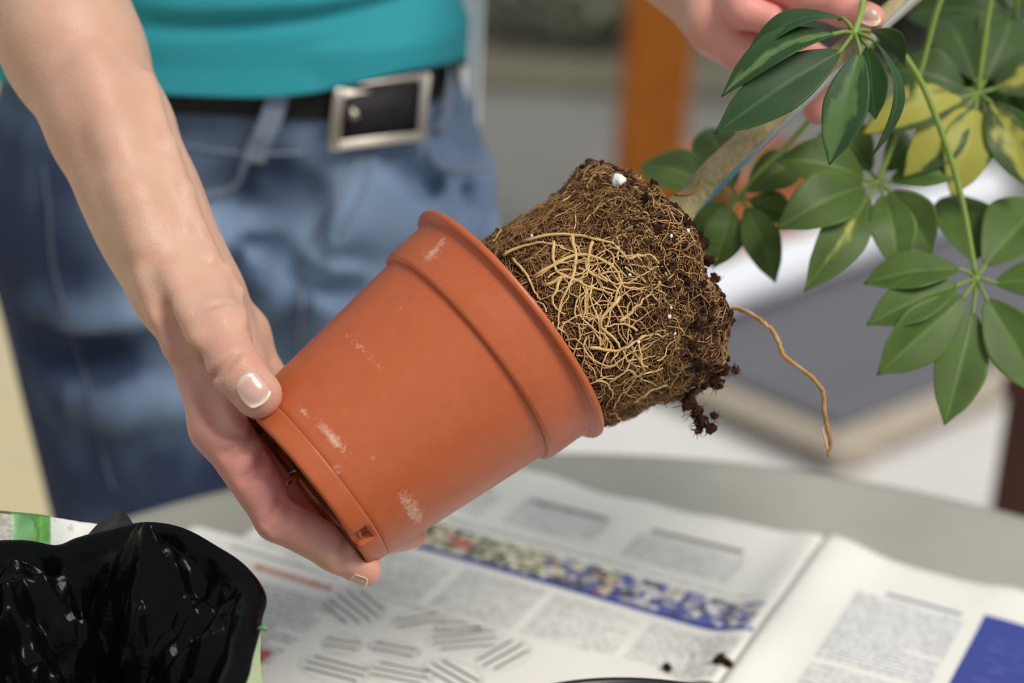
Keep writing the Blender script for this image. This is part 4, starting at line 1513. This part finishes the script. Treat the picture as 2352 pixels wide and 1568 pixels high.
def sheet(name, parent, u0, u1, v0, v1, hf, nu=60, nv=50, ragged=0):
    vv, ff = [], []
    for i in range(nu + 1):
        for j in range(nv + 1):
            u = u0 + (u1 - u0) * i / nu; v_ = v0 + (v1 - v0) * j / nv
            e = ragged * noise.noise(Vector((u * 30, 1, 2))) * (1 - j / nv) ** 6
            vv.append(NO + NU * u + NV * (v_ + e) + np.array([0, 0, hf(u, v_)]))
    for i in range(nu):
        for j in range(nv): ff.append((i * (nv + 1) + j, i * (nv + 1) + j + 1, (i + 1) * (nv + 1) + j + 1, (i + 1) * (nv + 1) + j))
    o = mk(name, vv, ff, M_paper, parent)
    s_ = o.modifiers.new('s', 'SOLIDIFY'); s_.thickness = .0004; s_.offset = 0
    return o


class Ink:
    def __init__(s, hf): s.b = MB(); s.hf = hf; s.n = 0
    def patch(s, u0, u1, v0, v1, col, rot=0, nu=1):
        s.n += 1
        cu, cv = (u0 + u1) / 2, (v0 + v1) / 2
        c, sn = math.cos(rot), math.sin(rot)
        us = np.linspace(u0, u1, nu + 1)
        pts = []
        for u in us:
            for v_ in (v0, v1):
                du, dv = u - cu, v_ - cv
                uu, vw = cu + du * c - dv * sn, cv + du * sn + dv * c
                pts.append(NO + NU * uu + NV * vw + np.array([0, 0, s.hf(uu, vw) + .0005 + (s.n % 3) * .00003]))
        s.b.add(pts, [(2 * i, 2 * i + 1, 2 * i + 3, 2 * i + 2) for i in range(nu)], col)
    def text(s, u0, u1, v0, v1, pitch=.0031, h=.0012, col=(.22, .22, .23), r=random.Random(1)):
        v_ = v0
        while v_ < v1:
            u = u1
            end = u0 if r.random() > .15 else u0 + (u1 - u0) * r.uniform(.1, .5)
            while u > end:
                w = r.uniform(.003, .010)
                g = r.uniform(.8, 1.3)
                s.patch(max(end, u - w), u, v_, v_ + h, tuple(np.array(col) * g))
                u -= w + .0012
            v_ += pitch
    def done(s, name, parent):
        o = s.b.build(name, M_ink, parent, False, usecol=True); o['kind'] = 'stuff'; return o


def h_main(u, v_):
    h = .0022 + .0010 * math.sin(u * 22 + 1) * math.cos(v_ * 17) + .0009 * noise.noise(Vector((u * 14, v_ * 14, 1)))
    h += .0075 * math.exp(-((u - .004) / .014) ** 2) * (1 - .3 * math.exp(-(v_ / .1) ** 2))       # rise to the gutter
    h += .003 * math.exp(-(v_ / .02) ** 2) * (.5 + .5 * math.sin(u * 40))
    return max(.0012, h)


NEWS = empty('newspaper', NO, 'open newspaper with a colour photo strip and blue rule, spread under the pot', 'newspaper')
L0 = .312
MAIN = sheet('left_page', NEWS, 0.0, L0, 0.0, .192, h_main, ragged=.004)
ink = Ink(h_main)
rr = random.Random(11)
GT = (.60, .60, .59)
# text above the strip, in two blocks
ink.text(.035, .105, .040, .076, .0036, .0015, (.58, .58, .59), rr)
ink.text(.125, .185, .030, .070, .0036, .0015, (.60, .60, .60), rr)
ink.text(.200, .290, .030, .070, .0036, .0015, (.60, .60, .60), rr)
for a, c in ((.04, .10), (.13, .18), (.21, .27)): ink.patch(a, c, .031, .036, (.30, .28, .26), nu=8)
ink.text(.008, .215, .083, .088, .0030, .0012, (.46, .46, .49), rr)
# colour photo strip
pal = [(.10, .10, .09), (.22, .20, .14), (.14, .15, .42), (.62, .58, .30), (.72, .68, .52), (.50, .10, .08), (.30, .32, .18), (.55, .52, .45), (.10, .12, .35), (.75, .74, .70)]
for i in range(56):
    for j in range(8):
        u = .006 + i * .0039; v_ = .0945 + j * .0038
        z = noise.noise(Vector((i * .33, j * .5, 4))) * .5 + .5
        band = i / 56
        c = np.array(rr.choice(pal))
        if band < .38: c = np.array(rr.choice([pal[2], pal[8], pal[7], pal[9], pal[2], pal[0]]))
        elif .55 > band > .42: c = np.array(rr.choice([pal[0], pal[1], pal[2], pal[4]]))
        elif band > .6: c = np.array(rr.choice([pal[3], pal[6], pal[0], pal[4], pal[7], pal[1]]))
        if z > .62: c = c * .3 + np.array((.62, .58, .45)) * .7
        if z < .30: c = c * .35 + np.array((.09, .09, .10)) * .65
        if .80 < band < .9 and 2 < j < 6 and z > .42: c = np.array((.55, .18, .14))
        ink.patch(u, u + .0039, v_, v_ + .0038, tuple(c))
ink.patch(.002, .226, .1255, .1300, (.045, .075, .33), nu=30)
# columns below the rule
for a, c in ((.004, .058), (.064, .118), (.124, .176), (.182, .226)):
    ink.text(a, c, .1375, .186, .0030, .0013, GT, rr)
ink.text(.235, .300, .10, .185, .0032, .0013, GT, rr)
ink.done('printed_matter', NEWS)


def h_right(u, v_):
    h = .0020 + .0075 * math.exp(-((u + .004) / .016) ** 2) + .0045 * math.exp(-((u + .022) / .016) ** 2) * math.exp(-(v_ / .05) ** 2)
    h += .0016 * noise.noise(Vector((u * 12, v_ * 12, 5))) + .0035 * math.exp(-((u + .115) / .02) ** 2) * math.exp(-(v_ / .03) ** 2)
    return max(.0012, h)


sheet('right_page', NEWS, -.305, -.0005, -.004, .40, h_right, ragged=.006)
ink = Ink(h_right)
ink.text(-.098, -.034, .045, .125, .0042, .0016, (.52, .54, .62), rr)
ink.text(-.098, -.034, .135, .34, .0042, .0016, (.56, .57, .62), rr)
ink.patch(-.095, -.05, .036, .0395, (.30, .32, .40), nu=8)
a0 = npx(2262, 1425); a1 = npx(2145, 1568)
for k in range(24): ink.patch(-.30, -.107, .032 + k * .008, .032 + (k + 1) * .008, (.055, .075, .30), nu=24)
ink.text(-.29, -.117, .050, .21, .006, .002, (.085, .105, .33), rr)
ink.done('printed_matter', NEWS)


def h_low(u, v_):
    h = .0009 + .0022 * noise.noise(Vector((u * 9, v_ * 9, 8))) ** 2
    h += .0012 * math.exp(-((v_ - .192) / .01) ** 2)
    return h


# front sheet printed with speech ovals
ADV = empty('newspaper_sheet', NO + NU * .15 + NV * .28, 'newspaper sheet with small ovals of text, in front of the blue rule page', 'newspaper')
sheet('page', ADV, -.0008, .345, .170, .40, h_low)
ink = Ink(h_low)
OV = [(812, 1400, .030, .017, .9, 5), (960, 1430, .022, .010, -.35, 2), (785, 1483, .016, .010, .15, 2), (905, 1495, .022, .008, .25, 2), (1065, 1470, .032, .016, -.25, 4), (1155, 1510, .028, .012, -.85, 3), (770, 1540, .030, .014, .35, 3), (920, 1550, .028, .012, .25, 3), (1040, 1555, .028, .014, .75, 3), (1060, 1445, .022, .007, -.1, 2)]
for (x, y, w, h, rot, n) in OV:
    cu, cv = npx(x, y)
    for k in range(n):
        off = (k - (n - 1) / 2) * .0062
        L_ = w * math.sqrt(max(.25, 1 - (off / h) ** 2)) * 1.15
        ro = -rot + .42
        c, s = math.cos(ro), math.sin(ro)
        uu, vw = cu - off * s, cv + off * c
        ink.patch(uu - L_ / 2, uu + L_ / 2, vw - .0008, vw + .0008, (.17, .17, .18), ro)
    for k in range(36):          # thin oval outline
        a = 2 * math.pi * k / 36; a2 = 2 * math.pi * (k + 1) / 36
        p1 = np.array([w * .66 * math.cos(a), h * 1.0 * math.sin(a)]); ro = -rot + .42
        c, s = math.cos(ro), math.sin(ro)
        q = np.array([c * p1[0] - s * p1[1], s * p1[0] + c * p1[1]])
        ink.patch(cu + q[0] - .0009, cu + q[0] + .0009, cv + q[1] - .0003, cv + q[1] + .0003, (.50, .50, .50), ro)
u0, v0 = npx(660, 1330)
ink.patch(u0 - .030, u0 + .022, v0 - .0022, v0 + .0024, (.58, .22, .16), 0, 10)
for k in range(9):
    ink.patch(u0 - .030 + k * .0055, u0 - .0285 + k * .0055, v0 - .0022, v0 + .0024, (.68, .62, .56))
u0, v0 = npx(680, 1305)
ink.patch(u0 - .03, u0 + .045, v0 - .001, v0 + .001, (.35, .36, .34), 0, 10)
u0, v0 = npx(640, 1420)
ink.text(u0 - .022, u0 + .035, v0 - .028, v0 + .045, .0048, .0018, (.46, .46, .46), rr)
u0, v0 = npx(590, 1510)
ink.patch(u0 - .006, u0 + .03, v0 - .008, v0 + .013, (.55, .015, .012), 0, 6)
ink.done('printed_matter', ADV)

# soil crumbs on the paper
for i, (x, y, r) in enumerate(((1532, 1545, .0032), (1652, 1556, .0040), (1668, 1562, .0034), (1640, 1552, .0022), (1590, 1518, .0010), (1445, 1350, .0008))):
    q = onz(x, y, TZ); u, v_ = npx(x, y)
    c = NO + NU * u + NV * v_ + np.array([0, 0, h_main(u, min(v_, .192)) * (v_ < .192) + h_low(u, v_) * (v_ >= .192) + r * .55])
    vv, ff = crumb(c, r * .75, i + 2.2, 7); b = MB(); b.add(vv, ff)
    o = b.build('soil_crumb', M_soil)
    tag(o, ['dark soil crumb left of the others, beyond the black pot rim', 'largest dark soil crumb right of the black pot rim', 'dark soil crumb touching the largest one on the paper', 'small soil crumb left of the largest crumb', 'tiny soil speck on the printed columns', 'tiny soil speck on the photo strip'][i], 'soil', 'soil crumbs on the newspaper')

# ------------------------------------------------------------------ black plant pot at the bottom edge
M_blk = mat('black_plastic', (.010, .010, .011), .3, .5)
kr = .094
fr = P(1500, 1556.5, .85)
kc = np.array([fr[0] - .004, fr[1] - kr, 0]); kz = fr[2]
root = empty('black_plant_pot', (kc[0], kc[1], TZ + .004), 'empty black plastic plant pot, rim just showing at the bottom edge', 'plant pot')
kb = TZ + .0035
v, f = lathe([(.0001, kb), (.066, kb), (.068, kb + .003), (.0895, kz - .014)], 96); mk('wall', v + kc, f, M_blk, root)
v, f = lathe([(.0895, kz - .014), (.0928, kz - .0135), (.0938, kz - .001), (.0938, kz), (.0925, kz + .0004), (.0905, kz - .0006), (.0895, kz - .012)], 96); mk('rim', v + kc, f, M_blk, root)
v, f = lathe([(.0895, kz - .012), (.066, kb + .004), (.0001, kb + .004)], 96); mk('inside', v + kc, f, M_blk, root)

# ------------------------------------------------------------------ compost bag
M_film = mat('black_film', (.0022, .0022, .0022), .17, .11, bump=(90, .3, .0025))
RIM = [(-120, 1262, .925), (40, 1252, .925), (120, 1262, .92), (170, 1246, .918), (240, 1229, .914), (340, 1214, .905), (440, 1236, .895), (535, 1283, .885), (594, 1335, .875), (613, 1375, .868), (604, 1418, .860), (598, 1450, .853), (582, 1505, .842), (562, 1580, .83), (480, 1720, .805), (300, 1800, .795), (40, 1800, .795), (-180, 1720, .805), (-300, 1520, .845), (-260, 1340, .895)]
rim = spline([P(*q) for q in RIM + [RIM[0]]], 281)[:-1]
NR = len(rim)
bc = np.array([rim[:, 0].mean(), rim[:, 1].mean(), 0])
ANG = np.linspace(0, 2 * math.pi, NR, endpoint=False)
BAG = empty('compost_bag', (bc[0], bc[1], TZ), 'opened compost bag with crumpled black lining at the lower left', 'bag')


def rnoise(q):      # ridged: sharp creases as in plastic film
    return 1 - abs(noise.noise(Vector(q))) * 2


NI = 120
TRI = [(math.cos(a_), math.sin(a_), pd, am, ph) for a_, pd, am, ph in ((.2, .052, .016, .1), (.75, .036, .010, .4), (-.5, .044, .012, .7), (1.4, .030, .006, .2), (2.2, .023, .005, .9), (-.1, .019, .004, .5), (1.0, .0165, .0042, .3), (-.9, .013, .0032, .6), (.45, .0095, .0018, .15), (2.0, .0080, .0014, .8))]
vv = []
for i in range(NR):
    r0 = rim[i]
    out = unit([r0[0] - bc[0], r0[1] - bc[1], 0])
    for k in range(NI):
        s = k / (NI - 1)
        c = np.array([bc[0], bc[1], 0])
        hp = r0[:2] + (c[:2] - r0[:2]) * (s ** 1.1) * .97
        z = r0[2] + .006 * math.sin(math.pi * min(1, s / .26)) * (s < .26) - .040 * max(0, s - .22) ** 1.0 - .03 * max(0, s - .5)
        w = min(1, max(0, (s - .20) / .16))
        a = ANG[i]
        qx, qy = hp[0] * 30, hp[1] * 30
        wr = 0
        dn = noise.noise(Vector((qx * .5, qy * .5, 3)))
        for (ux, uy, pd, am, ph) in TRI:
            t_ = (hp[0] * ux + hp[1] * uy) / pd + ph + dn * .45
            wr += am * (abs((t_ % 1) * 2 - 1) - .5) * (.75 + .9 * abs(noise.noise(Vector((qx * .6 + ph * 9, qy * .6, ph)))))
        z += w * wr * (1 if s < .9 else (1 - s) * 10)
        z += (1 - w) * .0006 * math.sin(a * 5 + 2 * math.sin(a * 3))
        vv.append((hp[0], hp[1], z))
ff = [(i * NI + k, i * NI + k + 1, ((i + 1) % NR) * NI + k + 1, ((i + 1) % NR) * NI + k) for i in range(NR) for k in range(NI - 1)]
o = mk('black_lining', vv, ff, M_film, BAG)
s_ = o.modifiers.new('s', 'SOLIDIFY'); s_.thickness = .0004
# outer printed wall
def print_mat():
    m = mat('bag_print', (.6, .7, .4), .3, .5, attr='Col', noise_=[(70, (.05, .22, .04), .35), (160, (.55, .70, .45), .25)], bump=(90, .2, .002))
    return m
M_bagp = print_mat()
vv, cc = [], []
NO_ = 26
for i in range(NR):
    r0 = rim[i]; out = unit([r0[0] - bc[0], r0[1] - bc[1], 0])
    for k in range(NO_):
        s = k / (NO_ - 1)
        z = r0[2] - .001 + (TZ + .005 - r0[2]) * s
        bul = .004 * math.sin(math.pi * s) + .003 * noise.noise(Vector((math.cos(ANG[i]) * 4, math.sin(ANG[i]) * 4, s * 4))) - .0015 - .004 * min(1, s * 4)
        vv.append((r0[0] + out[0] * bul, r0[1] + out[1] * bul, z))
        cc.append((.52, .62, .34) if s < .45 else (.20, .42, .12))
ff = [(i * NO_ + k, ((i + 1) % NR) * NO_ + k, ((i + 1) % NR) * NO_ + k + 1, i * NO_ + k + 1) for i in range(NR) for k in range(NO_ - 1)]
nb_ = len(vv)
vv.append((bc[0], bc[1], TZ + .004)); cc.append((.2, .4, .1))
ff += [(i * NO_ + NO_ - 1, ((i + 1) % NR) * NO_ + NO_ - 1, nb_) for i in range(NR)]
mk('printed_outside', vv, ff, M_bagp, BAG, col=np.array(cc))
# turned-up flap at the back: green leaf print, then white
vv, ff, cc = [], [], []
nx, ny = 60, 12
for i in range(nx + 1):
    x = -150 + (235 + 150) * i / nx
    yt = np.interp(x, [-150, 0, 95, 120, 180, 225, 235], [1166, 1172, 1181, 1187, 1197, 1203, 1206]) + 1.2 * noise.noise(Vector((x * .05, 2, 2)))
    for j in range(ny + 1):
        y = yt + (1262 - yt) * j / ny
        q = P(x, y, .936 - .008 * j / ny + .003 * math.sin(x * .03))
        vv.append(q)
        z = noise.noise(Vector((x * .03, y * .03, 1))); z2 = noise.noise(Vector((x * .09, y * .05, 6)))
        if x < 116:
            c = np.array((.12, .36, .07)) * (1 + .5 * z2) if x > 78 else np.array((.15, .34, .14)) * (1 + .4 * z)
            if x < 24: c = np.array((.11, .10, .065)) * (1 + .3 * z2)
            if j < 1: c = np.array((.03, .16, .05))
            if abs(x - 80 + 8 * math.sin(y * .06)) < 3: c = np.array((.10, .20, .05))
        else: c = np.array((.78, .77, .72)) * (.95 if z2 < .35 else .7)
        cc.append(tuple(np.clip(c, 0, 1)))
for i in range(nx):
    for j in range(ny): ff.append((i * (ny + 1) + j, i * (ny + 1) + j + 1, (i + 1) * (ny + 1) + j + 1, (i + 1) * (ny + 1) + j))
M_flap = mat('bag_print_flap', (.5, .6, .4), .28, .5, attr='Col', bump=(60, .3, .003))
o = mk('back_flap', vv, ff, M_flap, BAG, col=np.array(cc)); o['label'] = 'printed flap, green leaves then white'
s_ = o.modifiers.new('s', 'SOLIDIFY'); s_.thickness = .0004
# dark pointed corner standing up behind the lining
tri = [P(186, 1246, .921), P(222, 1206, .926), P(250, 1185, .928), P(281, 1167, .93), P(300, 1193, .924), P(318, 1222, .917), P(260, 1240, .917)]
b = MB(); b.add(tri, [(0, 1, 2, 3, 4, 5, 6)])
M_film2 = mat('grey_black_film', (.022, .021, .018), .35, .4)
b.build('torn_corner', M_film2, BAG, True, solid=.0005)
# thin pale line along the rim of the film
b = MB()
for i0, i1 in ((14, 92),):
    b.tube([rim[i] + np.array([0, 0, .0005]) for i in range(i0, i1)], .00035, 5)
M_edge = mat('film_edge', (.45, .44, .40), .4)
b.build('pale_edge', M_edge, BAG)
# green shred on the rim
b = MB(); b.tube([P(590, 1446, .852), P(600, 1441, .8515), P(610, 1443, .851), P(613, 1449, .851)], [.0006, .0010, .0011, .0004], 6)
M_shred = mat('green_shred', (.10, .28, .10), .4)
b.build('green_shred', M_shred, BAG)
# specks of potting soil and perlite on the cuff
tree = BVHTree.FromPolygons([tuple(map(float, c)) for c in BAG.children[0].data.vertices and [tuple(BAG.children[0].matrix_basis.translation + BAG.location + v_.co) for v_ in BAG.children[0].data.vertices]], [tuple(p_.vertices) for p_ in BAG.children[0].data.polygons])
for i, (x, y, r) in enumerate(((371, 1240, .0005), (417, 1263, .0008), (385, 1292, .0007), (465, 1296, .0008), (470, 1290, .0006), (501, 1331, .0010), (536, 1363, .0009), (556, 1400, .0005))):
    d = P(x, y, 1.0) - CO
    h = tree.ray_cast(Vector(CO), Vector(d).normalized())
    if h[0] is None: continue
    vv, ff = crumb(np.array(h[0]) + np.array([0, 0, .0003]), r * .8, i + .7, 5); b = MB(); b.add(vv, ff)
    b.build('speck', M_perl if i != 5 else mat('red_speck', (.6, .2, .12), .7), BAG)
